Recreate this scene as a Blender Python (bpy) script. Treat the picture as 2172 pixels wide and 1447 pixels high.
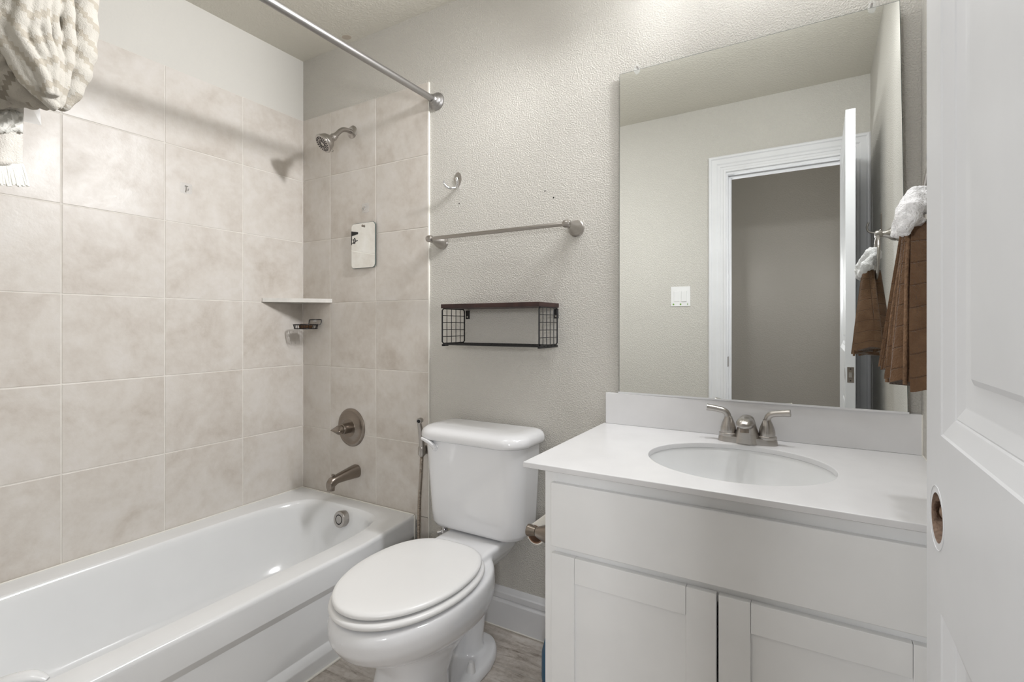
import bpy, bmesh, math, random
from mathutils import Vector, Matrix, noise
PI = math.pi
random.seed(7)
for o in list(bpy.data.objects): bpy.data.objects.remove(o)
scene = bpy.context.scene
COL = scene.collection
# ---------------------------------------------------------------- camera
cam = bpy.data.cameras.new('camera'); co = bpy.data.objects.new('camera', cam); COL.objects.link(co)
co.location = (2.2033, -1.5774, 1.1584); co.rotation_euler = (PI/2, 0, 0.50533)
cam.sensor_width = 36; cam.lens = 1037.9/2172*36
cam.shift_x = -50.15/2172; cam.shift_y = -35.05/2172
cam.clip_start = 0.005
scene.camera = co
# ---------------------------------------------------------------- world, exposure
w = bpy.data.worlds.new('world'); scene.world = w; w.use_nodes = True
w.node_tree.nodes['Background'].inputs[0].default_value = (0.9, 0.93, 1, 1)
w.node_tree.nodes['Background'].inputs[1].default_value = 0.0
scene.view_settings.view_transform = 'Standard'; scene.view_settings.look = 'None'
scene.view_settings.gamma = 1; scene.view_settings.use_curve_mapping = False
scene.view_settings.exposure = 0.20
LW = dict(globe=11.5, side=31, front=8.5, down=12.5, ceil=1.2, left=12, right=13, hall=.1)      # lamp powers
# ---------------------------------------------------------------- lamps (vanity light plus added fill; fixtures are built further down)
GLOBES = [(1.78, -.18, 2.225), (2.04, -.18, 2.225), (2.30, -.18, 2.225)]
GLOBE_STRENGTH = LW['globe']
def point(name, loc, power, size, color):
    l = bpy.data.lights.new(name, 'POINT'); l.energy = power; l.shadow_soft_size = size; l.color = color
    o = bpy.data.objects.new(name, l); o.location = loc; COL.objects.link(o); return o
def area(name, loc, rot, power, sx, sy, color):
    l = bpy.data.lights.new(name, 'AREA'); l.energy = power; l.shape = 'RECTANGLE'; l.size = sx; l.size_y = sy; l.color = color
    o = bpy.data.objects.new(name, l); o.location = loc; o.rotation_euler = rot; COL.objects.link(o); return o
def spot(name, loc, aim, power, size, angle, blend, color):
    l = bpy.data.lights.new(name, 'SPOT'); l.energy = power; l.shadow_soft_size = size; l.color = color
    l.spot_size = math.radians(angle); l.spot_blend = blend
    o = bpy.data.objects.new(name, l); o.location = loc; COL.objects.link(o)
    o.rotation_euler = Vector(aim).to_track_quat('-Z', 'Y').to_euler(); return o
for i_, g_ in enumerate(GLOBES):      # added spots by the vanity globes, steering more light into the room
    spot('vanity_fill_spot', (g_[0]-.03, g_[1]-.075, g_[2]-.02), (-1, -.36, -.28), LW['side'], .045, 112, 1, (.985, .985, 1.0))
    spot('vanity_fill_spot', (g_[0], g_[1]-.075, g_[2]-.03), (-.15, -1, -.30), LW['front'], .045, 140, 1, (.985, .985, 1.0))
    spot('vanity_fill_spot', (g_[0], g_[1]-.05, g_[2]-.06), (-.45, -.45, -1), LW['down'], .045, 120, 1, (.985, .985, 1.0))
HALL_FILLS = [(1.42, -2.585, 1.45), (2.68, -2.585, 1.45)]
for g_, r_, w_ in zip(HALL_FILLS, (-25, 25), (LW['left'], LW['right'])):      # added hall fill lamps shining in through the doorway
    area('hall_fill_area', (g_[0], g_[1]+.075, g_[2]), (PI/2, 0, math.radians(r_)), w_, .16, .2, (.98, .985, 1.0))
CEIL_FILL = (1.20, -.72, 2.44)  # added ceiling fill lamp, placed outside the mirror's view
area('ceiling_fill_glow', (1.20, -.72, 2.395), (0, 0, 0), LW['ceil'], .28, .28, (.985, .985, 1.0))
area('hall_ceiling_fill', (2.05, -2.0, 2.44), (0, 0, 0), LW['hall'], .3, .3, (1, .94, .86))  # added weak hall fill, no fixture

# ================================================================ materials
def nm(name):
    m = bpy.data.materials.new(name); m.use_nodes = True
    return m, m.node_tree, m.node_tree.nodes['Principled BSDF']
def srgb(r, g, b):
    f = lambda c: (c/255/12.92 if c/255 <= .04045 else ((c/255+.055)/1.055)**2.4)
    return (f(r), f(g), f(b), 1)
def N(nt, t, **kw):
    n = nt.nodes.new(t)
    for k, v in kw.items(): setattr(n, k, v)
    return n
def L(nt, a, b): nt.links.new(a, b)
def coords(nt, kind='Object'):
    return N(nt, 'ShaderNodeTexCoord').outputs[kind]
def noise_tex(nt, src, scale, detail=3, rough=.55):
    n = N(nt, 'ShaderNodeTexNoise'); n.inputs['Scale'].default_value = scale
    n.inputs['Detail'].default_value = detail; n.inputs['Roughness'].default_value = rough
    L(nt, src, n.inputs['Vector']); return n
def ramp(nt, src, stops):
    r = N(nt, 'ShaderNodeValToRGB'); e = r.color_ramp.elements
    while len(e) > 1: e.remove(e[0])
    e[0].position = stops[0][0]; e[0].color = stops[0][1]
    for p, c in stops[1:]:
        x = e.new(p); x.color = c
    L(nt, src, r.inputs[0]); return r
def bump(nt, bsdf, h, strength, dist, prev=None):
    b = N(nt, 'ShaderNodeBump'); b.inputs['Strength'].default_value = strength; b.inputs['Distance'].default_value = dist
    L(nt, h, b.inputs['Height'])
    if prev: L(nt, prev.outputs[0], b.inputs['Normal'])
    L(nt, b.outputs[0], bsdf.inputs['Normal']); return b
def plain(name, col, rough=.5, metal=0, spec=.5, coat=0, var=.03, vs=6, bmp=None):
    m, nt, b = nm(name)
    c = coords(nt); n = noise_tex(nt, c, vs, 4)
    k = lambda f: (min(1, col[0]*f), min(1, col[1]*f), min(1, col[2]*f), 1)
    r = ramp(nt, n.outputs[0], [(.3, k(1-var)), (.7, k(1+var))]); L(nt, r.outputs[0], b.inputs['Base Color'])
    b.inputs['Roughness'].default_value = rough; b.inputs['Metallic'].default_value = metal
    b.inputs['Specular IOR Level'].default_value = spec; b.inputs['Coat Weight'].default_value = coat
    b.inputs['Coat Roughness'].default_value = .05
    if bmp:
        n2 = noise_tex(nt, c, bmp[0], 2); bump(nt, b, n2.outputs[0], bmp[1], bmp[2])
    return m
def wall_paint(name, col, scale=95, strength=.55):
    m, nt, b = nm(name); c = coords(nt)
    n0 = noise_tex(nt, c, 1.3, 3)
    k = lambda f: (col[0]*f, col[1]*f, col[2]*f, 1)
    r0 = ramp(nt, n0.outputs[0], [(.3, k(.97)), (.7, k(1.02))]); L(nt, r0.outputs[0], b.inputs['Base Color'])
    n = noise_tex(nt, c, scale, 3, .5); r = ramp(nt, n.outputs[0], [(.42, (0, 0, 0, 1)), (.62, (1, 1, 1, 1))])
    bump(nt, b, r.outputs[0], strength, .003)
    b.inputs['Roughness'].default_value = .62; b.inputs['Specular IOR Level'].default_value = .25
    return m
M = {}
M['wall'] = wall_paint('wall_paint', (.625, .605, .56), 210, .62)
M['ceil'] = wall_paint('ceiling_paint', (.67, .645, .575), 120, .4)
M['smoothwall'] = wall_paint('smooth_wall_paint', (.66, .645, .605), 90, .12)
M['trim'] = plain('white_trim_paint', (.74, .745, .76), .35, bmp=(300, .04, .001))
M['doorpaint'] = plain('door_paint', (.66, .67, .685), .38, bmp=(14, .08, .002))
M['cabinet'] = plain('cabinet_paint', (.87, .875, .875), .42, var=.035, vs=5, bmp=(60, .05, .001))
M['counter'] = plain('cultured_stone', (.76, .76, .77), .25, var=.03, vs=9, spec=.5)
M['basin'] = plain('basin_white', (.82, .83, .835), .2)
M['porcelain'] = plain('porcelain', (.80, .805, .82), .12, spec=.6, coat=.4, var=.01)
M['seat'] = plain('seat_plastic', (.83, .83, .825), .28, var=.01)
M['tub'] = plain('tub_enamel', (.80, .81, .815), .16, spec=.55, coat=.3, var=.015)
M['caulk'] = plain('caulk', (.80, .78, .72), .5)
M['plastic'] = plain('white_plastic', (.80, .80, .80), .3)
M['black'] = plain('black_metal', (.012, .012, .013), .35, metal=.3)
M['darkwood'] = plain('dark_wood', (.035, .014, .012), .5, var=.4, vs=30)
M['rubber'] = plain('black_rubber', (.012, .012, .013), .6)
M['blue'] = plain('blue_plastic', (.005, .10, .21), .35)
M['sponge'] = plain('brown_sponge', (.10, .05, .02), .9, var=.3, vs=80, bmp=(200, .8, .002))
M['paper'] = plain('tissue_paper', (.82, .80, .75), .9, bmp=(200, .15, .0008))
M['card'] = plain('cardboard', (.24, .14, .09), .8)
M['woodcore'] = plain('raw_wood_core', (.27, .19, .14), .9, var=.6, vs=60, bmp=(120, 1, .003))
M['green'] = plain('green_ink', (.16, .33, .06), .6)
M['darkhole'] = plain('dark_hole', (.03, .028, .025), .9)
M['chrome'] = plain('chrome', (.75, .75, .76), .08, metal=1, var=.01)
M['shelfstone'] = plain('shelf_stone', (.74, .72, .68), .35, var=.08, vs=20)
def brushed(name, col, rough):
    m, nt, b = nm(name); c = coords(nt)
    mp = N(nt, 'ShaderNodeMapping'); mp.inputs['Scale'].default_value = (40, 40, 400); L(nt, c, mp.inputs[0])
    n = noise_tex(nt, mp.outputs[0], 1, 2)
    r = ramp(nt, n.outputs[0], [(.3, (col[0]*.9, col[1]*.9, col[2]*.9, 1)), (.7, (*col, 1))]); L(nt, r.outputs[0], b.inputs['Base Color'])
    b.inputs['Metallic'].default_value = 1; b.inputs['Roughness'].default_value = rough
    return m
M['nickel'] = brushed('brushed_nickel', (.47, .445, .42), .28)
M['nickel_dark'] = brushed('aged_nickel', (.30, .26, .225), .30)
M['rod'] = brushed('satin_rod', (.40, .39, .385), .38)
M['hose'] = brushed('hose_metal', (.42, .37, .32), .3)
m, nt, b = nm('mirror_glass'); b.inputs['Base Color'].default_value = (.90, .92, .905, 1); b.inputs['Metallic'].default_value = 1; b.inputs['Roughness'].default_value = 0
M['mirror'] = m
M['glassedge'] = plain('glass_edge', (.10, .13, .12), .3)
m, nt, b = nm('clear_plastic'); b.inputs['Base Color'].default_value = (.9, .92, .93, 1); b.inputs['Roughness'].default_value = .25
b.inputs['Alpha'].default_value = .13; M['clear'] = m
m, nt, b = nm('liner_film'); b.inputs['Base Color'].default_value = (.85, .88, .9, 1); b.inputs['Roughness'].default_value = .12; b.inputs['Alpha'].default_value = .45; M['film'] = m
def emis(name, col, s):
    m, nt, b = nm(name); b.inputs['Base Color'].default_value = (*col, 1)
    b.inputs['Emission Color'].default_value = (*col, 1); b.inputs['Emission Strength'].default_value = s; return m
M['globe'] = emis('lit_frosted_glass', (.97, .985, 1.0), GLOBE_STRENGTH)
M['shade'] = emis('fill_shade_glass', (1, .98, .95), .8)  # glow of the added hall fill lamps
M['dome'] = emis('fill_dome_glass', (1, .97, .93), 1.2)  # glow of the added ceiling fill lamp
# tile
def tile_mat():
    m, nt, b = nm('stone_look_tile'); c = coords(nt)
    ob = N(nt, 'ShaderNodeVectorMath', operation='ADD')
    att = N(nt, 'ShaderNodeAttribute', attribute_name='tile_shift'); L(nt, c, ob.inputs[0]); L(nt, att.outputs['Vector'], ob.inputs[1])
    n1 = noise_tex(nt, ob.outputs[0], 4.2, 5, .6); n1.inputs['Distortion'].default_value = .6
    n2 = noise_tex(nt, ob.outputs[0], 28, 4, .65)
    mx = N(nt, 'ShaderNodeMath', operation='MULTIPLY_ADD'); L(nt, n2.outputs[0], mx.inputs[0]); mx.inputs[1].default_value = .45
    L(nt, n1.outputs[0], mx.inputs[2])
    r = ramp(nt, mx.outputs[0], [(.46, (.51, .46, .405, 1)), (.62, (.59, .545, .495, 1)), (.76, (.64, .602, .555, 1)), (.92, (.68, .647, .61, 1))])
    L(nt, r.outputs[0], b.inputs['Base Color'])
    n3 = noise_tex(nt, ob.outputs[0], 120, 3, .6)
    rr = ramp(nt, n1.outputs[0], [(.3, (.42, .42, .42, 1)), (.7, (.30, .30, .30, 1))]); L(nt, rr.outputs[0], b.inputs['Roughness'])
    b1 = bump(nt, b, n2.outputs[0], .25, .0022); bump(nt, b, n3.outputs[0], .12, .001, b1)
    b.inputs['Specular IOR Level'].default_value = .45
    return m
M['tile'] = tile_mat()
M['grout'] = plain('grout', (.74, .71, .66), .8, var=.08, vs=20)
# floor planks
def floor_mat():
    m, nt, b = nm('wood_look_floor_tile'); c = coords(nt)
    mp = N(nt, 'ShaderNodeMapping'); L(nt, c, mp.inputs[0]); mp.inputs['Location'].default_value = (-.205, .183, 0)
    br = N(nt, 'ShaderNodeTexBrick'); L(nt, mp.outputs[0], br.inputs['Vector']); br.offset = .37
    br.inputs['Scale'].default_value = 1; br.inputs['Brick Width'].default_value = .9; br.inputs['Row Height'].default_value = .2
    br.inputs['Mortar Size'].default_value = .0022; br.inputs['Mortar Smooth'].default_value = .1; br.inputs['Bias'].default_value = 0
    br.inputs['Color1'].default_value = (.0, 0, 0, 1); br.inputs['Color2'].default_value = (1, 1, 1, 1)
    mp2 = N(nt, 'ShaderNodeMapping'); L(nt, c, mp2.inputs[0]); mp2.inputs['Scale'].default_value = (3, 16, 3)
    n1 = noise_tex(nt, mp2.outputs[0], 1.6, 7, .68); n1.inputs['Distortion'].default_value = .8
    n2 = noise_tex(nt, c, 60, 4, .7)
    mx = N(nt, 'ShaderNodeMath', operation='MULTIPLY_ADD'); L(nt, n2.outputs[0], mx.inputs[0]); mx.inputs[1].default_value = .3; L(nt, n1.outputs[0], mx.inputs[2])
    r = ramp(nt, mx.outputs[0], [(.46, (.22, .185, .155, 1)), (.58, (.42, .375, .33, 1)), (.70, (.56, .515, .47, 1)), (.84, (.66, .63, .59, 1))])
    mix = N(nt, 'ShaderNodeMix', data_type='RGBA'); L(nt, br.outputs['Fac'], mix.inputs[0]); L(nt, r.outputs[0], mix.inputs[6]); mix.inputs[7].default_value = (.46, .43, .39, 1)
    L(nt, mix.outputs[2], b.inputs['Base Color']); b.inputs['Roughness'].default_value = .5
    inv = N(nt, 'ShaderNodeMath', operation='SUBTRACT'); inv.inputs[0].default_value = 1; L(nt, br.outputs['Fac'], inv.inputs[1])
    b1 = bump(nt, b, inv.outputs[0], .6, .002); bump(nt, b, n2.outputs[0], .15, .001, b1)
    return m
M['floor'] = floor_mat()
# terry towel with square grid grooves (uv in metres)
def towel_mat():
    m, nt, b = nm('brown_terry_grid'); uv = coords(nt, 'UV'); c = coords(nt)
    sx = N(nt, 'ShaderNodeSeparateXYZ'); L(nt, uv, sx.inputs[0])
    ms = []
    for i, p in ((0, .036), (1, .036)):
        d = N(nt, 'ShaderNodeMath', operation='DIVIDE'); L(nt, sx.outputs[i], d.inputs[0]); d.inputs[1].default_value = p
        f = N(nt, 'ShaderNodeMath', operation='FRACT'); L(nt, d.outputs[0], f.inputs[0])
        s = N(nt, 'ShaderNodeMath', operation='SUBTRACT'); L(nt, f.outputs[0], s.inputs[0]); s.inputs[1].default_value = .5
        a = N(nt, 'ShaderNodeMath', operation='ABSOLUTE'); L(nt, s.outputs[0], a.inputs[0]); ms.append(a)
    mxx = N(nt, 'ShaderNodeMath', operation='MAXIMUM'); L(nt, ms[0].outputs[0], mxx.inputs[0]); L(nt, ms[1].outputs[0], mxx.inputs[1])
    g = ramp(nt, mxx.outputs[0], [(.455, (1, 1, 1, 1)), (.49, (0, 0, 0, 1))])
    n = noise_tex(nt, c, 260, 3, .7); n4 = noise_tex(nt, c, 40, 3)
    r = ramp(nt, n4.outputs[0], [(.3, (.135, .075, .040, 1)), (.7, (.19, .11, .062, 1))])
    mix = N(nt, 'ShaderNodeMix', data_type='RGBA'); L(nt, g.outputs[0], mix.inputs[0]); mix.inputs[6].default_value = (.105, .059, .032, 1); L(nt, r.outputs[0], mix.inputs[7])
    L(nt, mix.outputs[2], b.inputs['Base Color']); b.inputs['Roughness'].default_value = .95; b.inputs['Specular IOR Level'].default_value = .1
    b.inputs['Sheen Weight'].default_value = .3
    b1 = bump(nt, b, g.outputs[0], .45, .003); bump(nt, b, n.outputs[0], .8, .004, b1)
    return m
M['towel'] = towel_mat()
M['stitch'] = plain('brown_stitching', (.19, .11, .06), .9, var=.3, vs=150, bmp=(350, 1, .002))
M['whiteterry'] = plain('white_terry', (.86, .86, .87), .95, spec=.1, bmp=(260, 1, .004))
# curtain with stepped zigzag
def curtain_mat(ca=(.60, .575, .52), cb=(.49, .455, .39)):
    m, nt, b = nm('zigzag_curtain_cloth'); c = coords(nt)
    sx = N(nt, 'ShaderNodeSeparateXYZ'); L(nt, c, sx.inputs[0])
    def mth(op, a, bb=None, cc=None):
        k = N(nt, 'ShaderNodeMath', operation=op)
        for i, v in enumerate((a, bb, cc)):
            if v is None: continue
            if isinstance(v, (int, float)): k.inputs[i].default_value = v
            else: L(nt, v, k.inputs[i])
        return k.outputs[0]
    u = mth('ADD', sx.outputs[1], mth('MULTIPLY', sx.outputs[0], .8)); v = sx.outputs[2]
    us = mth('SNAP', u, .008)
    tri = mth('ABSOLUTE', mth('SUBTRACT', mth('FRACT', mth('DIVIDE', us, .08)), .5))
    vs = mth('SNAP', mth('ADD', v, mth('MULTIPLY', tri, .07)), .001)
    f = mth('FRACT', mth('DIVIDE', vs, .046))
    k = mth('GREATER_THAN', f, .68)
    n2 = noise_tex(nt, c, 300, 3, .7)
    mix = N(nt, 'ShaderNodeMix', data_type='RGBA'); L(nt, k, mix.inputs[0]); mix.inputs[6].default_value = (*ca, 1); mix.inputs[7].default_value = (*cb, 1)
    L(nt, mix.outputs[2], b.inputs['Base Color']); b.inputs['Roughness'].default_value = .95; b.inputs['Specular IOR Level'].default_value = .1
    inv = mth('SUBTRACT', 1, k)
    b1 = bump(nt, b, inv, .8, .003); bump(nt, b, n2.outputs[0], .6, .003, b1)
    return m
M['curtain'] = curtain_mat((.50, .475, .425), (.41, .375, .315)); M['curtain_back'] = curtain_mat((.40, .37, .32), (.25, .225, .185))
M['weave'] = plain('woven_cotton', (.66, .63, .58), .95, spec=.1, var=.08, vs=30, bmp=(300, .8, .002))
M['fringe'] = plain('cotton_fringe', (.78, .77, .72), .95, spec=.1, bmp=(300, .5, .002))

# ================================================================ mesh helpers
def link(name, bm, mat, parent=None, smooth=35, loc=None):
    bmesh.ops.recalc_face_normals(bm, faces=bm.faces)
    me = bpy.data.meshes.new(name); bm.to_mesh(me); bm.free()
    if smooth:
        me.shade_smooth(); me.set_sharp_from_angle(angle=math.radians(smooth))
    mats = mat if isinstance(mat, (list, tuple)) else [mat]
    for x in mats: me.materials.append(M[x] if isinstance(x, str) else x)
    o = bpy.data.objects.new(name, me); COL.objects.link(o)
    if smooth: o.modifiers.new('normals', 'WEIGHTED_NORMAL').keep_sharp = True
    if parent: o.parent = parent
    return o
def part(name, bm, mat, parent, label=None, smooth=35):
    """geometry is given in world coordinates; parents are unrotated empties or meshes at a location"""
    p = parent; off = Vector((0, 0, 0))
    while p is not None: off += p.location; p = p.parent
    bmesh.ops.translate(bm, vec=-off, verts=bm.verts)
    o = link(name, bm, mat, parent, smooth)
    if label: o['label'] = label
    return o
def thing(name, label, cat, loc, group=None):
    o = bpy.data.objects.new(name, None); o.empty_display_size = .05; COL.objects.link(o)
    o.location = loc; o['label'] = label; o['category'] = cat
    if group: o['group'] = group
    return o
def solo(name, bm, mat, label, cat, group=None, smooth=35):
    c = sum((v.co for v in bm.verts), Vector())/len(bm.verts); zmin = min(v.co.z for v in bm.verts)
    loc = Vector((c.x, c.y, zmin)); bmesh.ops.translate(bm, vec=-loc, verts=bm.verts)
    o = link(name, bm, mat, None, smooth); o.location = loc
    o['label'] = label; o['category'] = cat
    if group: o['group'] = group
    return o
def struct(name, bm, mat, parent=None, smooth=0):
    o = link(name, bm, mat, parent, smooth)
    if not parent: o['kind'] = 'structure'
    return o
def NB(): return bmesh.new()
def box(bm, x0, x1, y0, y1, z0, z1, bev=0, seg=2, mi=0):
    vs = [bm.verts.new((x, y, z)) for x in (x0, x1) for y in (y0, y1) for z in (z0, z1)]
    fs = [bm.faces.new([vs[i] for i in f]) for f in ((0, 1, 3, 2), (4, 6, 7, 5), (0, 4, 5, 1), (2, 3, 7, 6), (0, 2, 6, 4), (1, 5, 7, 3))]
    for f in fs: f.material_index = mi
    if bev:
        es = list({e for f in fs for e in f.edges})
        bmesh.ops.bevel(bm, geom=es, offset=bev, segments=seg, profile=.5, affect='EDGES')
    return bm
def loft(bm, rings, cap0=True, cap1=True, closed=True, uvs=None, mi=0):
    R_ = [[bm.verts.new(p) for p in r] for r in rings]
    n = len(R_[0])
    lay = bm.loops.layers.uv.verify() if uvs else None
    for i in range(len(R_)-1):
        for j in range(n if closed else n-1):
            k = (j+1) % n
            f = bm.faces.new((R_[i][j], R_[i][k], R_[i+1][k], R_[i+1][j])); f.material_index = mi
            if uvs:
                kk = j+1
                for lp, (a, c) in zip(f.loops, ((i, j), (i, kk), (i+1, kk), (i+1, j))):
                    lp[lay].uv = uvs(a, c)
    if cap0: f = bm.faces.new(R_[0]); f.material_index = mi
    if cap1: f = bm.faces.new(list(reversed(R_[-1]))); f.material_index = mi
    return R_
def basis(d):
    d = Vector(d).normalized(); a = Vector((0, 0, 1)) if abs(d.z) < .9 else Vector((1, 0, 0))
    u = d.cross(a).normalized(); return u, d.cross(u).normalized(), d
def lathe(bm, o, d, prof, n=32, sx=1, sy=1, mi=0):
    """prof: list of (t along d, radius)"""
    u, v, d = basis(d); o = Vector(o)
    rings = [[o + d*t + (u*math.cos(a)*r*sx + v*math.sin(a)*r*sy) for a in (2*PI*i/n for i in range(n))] for t, r in prof]
    loft(bm, rings, True, True, mi=mi); return bm
def tube(bm, pts, rad, n=12, closed=False, flat=None, mi=0):
    pts = [Vector(p) for p in pts]; m = len(pts)
    rads = rad if isinstance(rad, (list, tuple)) else [rad]*m
    tan = []
    for i in range(m):
        if closed: t = pts[(i+1) % m]-pts[i-1]
        else: t = pts[min(i+1, m-1)]-pts[max(i-1, 0)]
        tan.append(t.normalized())
    u = basis(tan[0])[0]; rings = []
    for i in range(m):
        t = tan[i]; u = (u - t*u.dot(t)).normalized(); v = t.cross(u)
        fl = flat or 1
        rings.append([pts[i] + (u*math.cos(a) + v*math.sin(a)*fl)*rads[i] for a in (2*PI*k/n for k in range(n))])
    if closed:
        R_ = [[bm.verts.new(p) for p in r] for r in rings]
        for i in range(m):
            for j in range(n):
                k = (j+1) % n; i2 = (i+1) % m
                f = bm.faces.new((R_[i][j], R_[i][k], R_[i2][k], R_[i2][j])); f.material_index = mi
    else: loft(bm, rings, mi=mi)
    return bm
def spline(pts, k=8):
    P = [Vector(p) for p in pts]; out = []
    for i in range(len(P)-1):
        p0 = P[max(i-1, 0)]; p1 = P[i]; p2 = P[i+1]; p3 = P[min(i+2, len(P)-1)]
        for s in range(k):
            t = s/k
            out.append(.5*((2*p1)+(-p0+p2)*t+(2*p0-5*p1+4*p2-p3)*t*t+(-p0+3*p1-3*p2+p3)*t*t*t))
    out.append(P[-1]); return out
def lerpl(vals, n):
    """resample scalar list to n values"""
    out = []
    for i in range(n):
        t = i/(n-1)*(len(vals)-1); a = min(int(t), len(vals)-2); out.append(vals[a]+(vals[a+1]-vals[a])*(t-a))
    return out
def sell(cx, cy, z, rx, ry, e=2.0, n=48, ry2=None):
    """superellipse ring; ry2 radius on the -y side"""
    r = []
    for i in range(n):
        a = 2*PI*i/n; c, s = math.cos(a), math.sin(a)
        x = abs(c)**(2/e)*(1 if c >= 0 else -1)*rx; y = abs(s)**(2/e)*(1 if s >= 0 else -1)
        y *= (ry if s >= 0 else (ry2 or ry)); r.append(Vector((cx+x, cy+y, z)))
    return r
def mods(o, *ms):
    for t, kw in ms:
        m = o.modifiers.new(t.lower(), t)
        for k, v in kw.items(): setattr(m, k, v)
def bake(o):
    """replace an object's mesh by its modified one"""
    dg = bpy.context.evaluated_depsgraph_get(); dg.update()
    me = bpy.data.meshes.new_from_object(o.evaluated_get(dg)); old = o.data; o.modifiers.clear(); o.data = me; me.name = o.name
    me.shade_smooth(); me.set_sharp_from_angle(angle=math.radians(40))

# ================================================================ room shell
H = 2.479; XR = 2.463; YF = -1.56; WB = .009     # painted back wall face sits 9 mm behind the tile face
T = .1
struct('floor', box(NB(), -.4, 3.6, -2.75, .15, -.08, 0), 'floor')
struct('ceiling', box(NB(), -.4, 3.6, -2.75, .15, H, H+.08), 'ceil')
struct('wall_back', box(NB(), -.12, XR+.12, WB, WB+T, 0, H), 'wall')
struct('wall_left', box(NB(), -.009-T, -.009, YF-.1, WB, 0, H), 'smoothwall')
struct('wall_right', box(NB(), XR, XR+T, YF-.0, WB, 0, H), 'wall')
DX0, DX1, DH = 1.755, 2.363, 2.056
bm = NB(); box(bm, -.009, DX0-.015, YF-.12, YF, 0, H); box(bm, DX1+.012, 3.5, YF-.12, YF, 0, H); box(bm, DX0-.015, DX1+.012, YF-.12, YF, DH+.015, H)
struct('wall_front', bm, 'wall')
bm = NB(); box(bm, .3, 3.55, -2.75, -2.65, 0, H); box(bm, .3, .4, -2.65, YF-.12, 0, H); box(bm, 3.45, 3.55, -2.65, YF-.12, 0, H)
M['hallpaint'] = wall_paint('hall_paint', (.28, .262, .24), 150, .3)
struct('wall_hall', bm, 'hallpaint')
# door casing and jambs
prof = [(0, 0), (0, .016), (.006, .020), (.014, .020), (.020, .014), (.030, .016), (.046, .017), (.054, .012), (.066, .013), (.070, .009), (.082, .010), (.086, .014), (.097, .014), (.1, .010), (.1, 0)]
def casing(x_in0, x_in1, z_in, wdt_r=1.0):
    bm = NB(); Wd = .1
    rings = []
    for d, h in prof:            # d measured from outer edge
        di = Wd-d
        rings.append([Vector((x_in0-di, YF+h, 0)), Vector((x_in0-di, YF+h, z_in+di)), Vector((x_in1+di*wdt_r, YF+h, z_in+di)), Vector((x_in1+di*wdt_r, YF+h, 0))])
    R_ = [[bm.verts.new(p) for p in r] for r in rings]
    for i in range(len(R_)-1):
        for j in range(3): bm.faces.new((R_[i][j], R_[i][j+1], R_[i+1][j+1], R_[i+1][j]))
    return bm
struct('trim_1', casing(DX0-.006, DX1+.006, DH+.012, .94), 'trim', smooth=25)
bm = NB()
box(bm, DX0-.015, DX0, YF-.12, YF+.002, 0, DH+.012); box(bm, DX1, DX1+.012, YF-.12, YF+.002, 0, DH+.012); box(bm, DX0, DX1, YF-.12, YF+.002, DH, DH+.012)
box(bm, DX0, DX0+.011, YF-.085, YF-.045, 0, DH-.011, .001); box(bm, DX1-.011, DX1, YF-.085, YF-.045, 0, DH-.011, .001); box(bm, DX0, DX1, YF-.085, YF-.045, DH-.011, DH, .001)
jamb = struct('trim_2', bm, 'trim')
part('strike_plate', box(NB(), DX0, DX0+.0012, YF-.04, YF-.003, .905, .965, .0005), 'nickel_dark', jamb)
# baseboards
def base_profile(): return [(0, 0), (.016, 0), (.016, .098), (.013, .104), (.009, .108), (.013, .114), (.013, .132), (.009, .136), (.006, .146), (.003, .153), (0, .153)]
def baseboard(name, p0, p1, nrm):
    bm = NB(); p0 = Vector(p0); p1 = Vector(p1); n = Vector(nrm)
    loft(bm, [[p+n*a+Vector((0, 0, h)) for a, h in base_profile()] for p in (p0, p1)])
    return struct(name, bm, 'trim', smooth=25)
baseboard('baseboard_back', (.815, WB, 0), (1.643, WB, 0), (0, -1, 0))
bb = struct('trim_3', box(NB(), .80, 1.645, -.0085, -.004, 0, .006, .002), 'caulk')
baseboard('baseboard_right', (XR, -.54, 0), (XR, -1.45, 0), (-1, 0, 0))
baseboard('baseboard_front', (.80, YF, 0), (1.642, YF, 0), (0, 1, 0))
baseboard('baseboard_hall', (.4, -2.65, 0), (3.45, -2.65, 0), (0, 1, 0))

# ---------------------------------------------------------------- tile panels (a bevelled slab for every tile)
P = .305; Z0 = .347; A1 = .97188*P; B1 = .67337*P; G = .0034
wl = bpy.data.objects['wall_left']; wb = bpy.data.objects['wall_back']
def tiles(cells, ax, name, parent):
    bm = NB(); lay = bm.verts.layers.float_vector.new('tile_shift')
    for (a0, a1, z0, z1) in cells:
        n0 = set(bm.verts)
        if ax == 'y': box(bm, a0+G/2, a1-G/2, 0, .0085, z0+G/2, z1-G/2, .0016, 2)
        else: box(bm, -.0085, 0, a0+G/2, a1-G/2, z0+G/2, z1-G/2, .0016, 2)
        sh = Vector((random.uniform(-30, 30), random.uniform(-30, 30), random.uniform(-30, 30)))
        for v in bm.verts:
            if v not in n0: v[lay] = sh
    return struct(name, bm, 'tile', parent, smooth=0)
rows = [(Z0+P*k, Z0+P*(k+1)) for k in range(6)]
cells = []
for z0, z1 in rows:
    for a, c in ((-A1, 0), (-A1-P, -A1), (-A1-2*P, -A1-P), (-A1-3*P, -A1-2*P), (-A1-4*P, -A1-3*P), (YF, -A1-4*P)): cells.append((a, c, z0, z1))
tiles(cells, 'x', 'tile_panel', wl)
cells = []
for z0, z1 in [(Z0-P, Z0)]+rows:
    for a, c in ((0, B1), (B1, B1+P), (B1+P, B1+2*P)):
        if z1 <= Z0+.01 and a < .5: continue
        if z1 <= Z0+.01: a = .755
        cells.append((a, c, z0, z1))
cells.append((.755, B1+2*P, 0, Z0-P))
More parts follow.
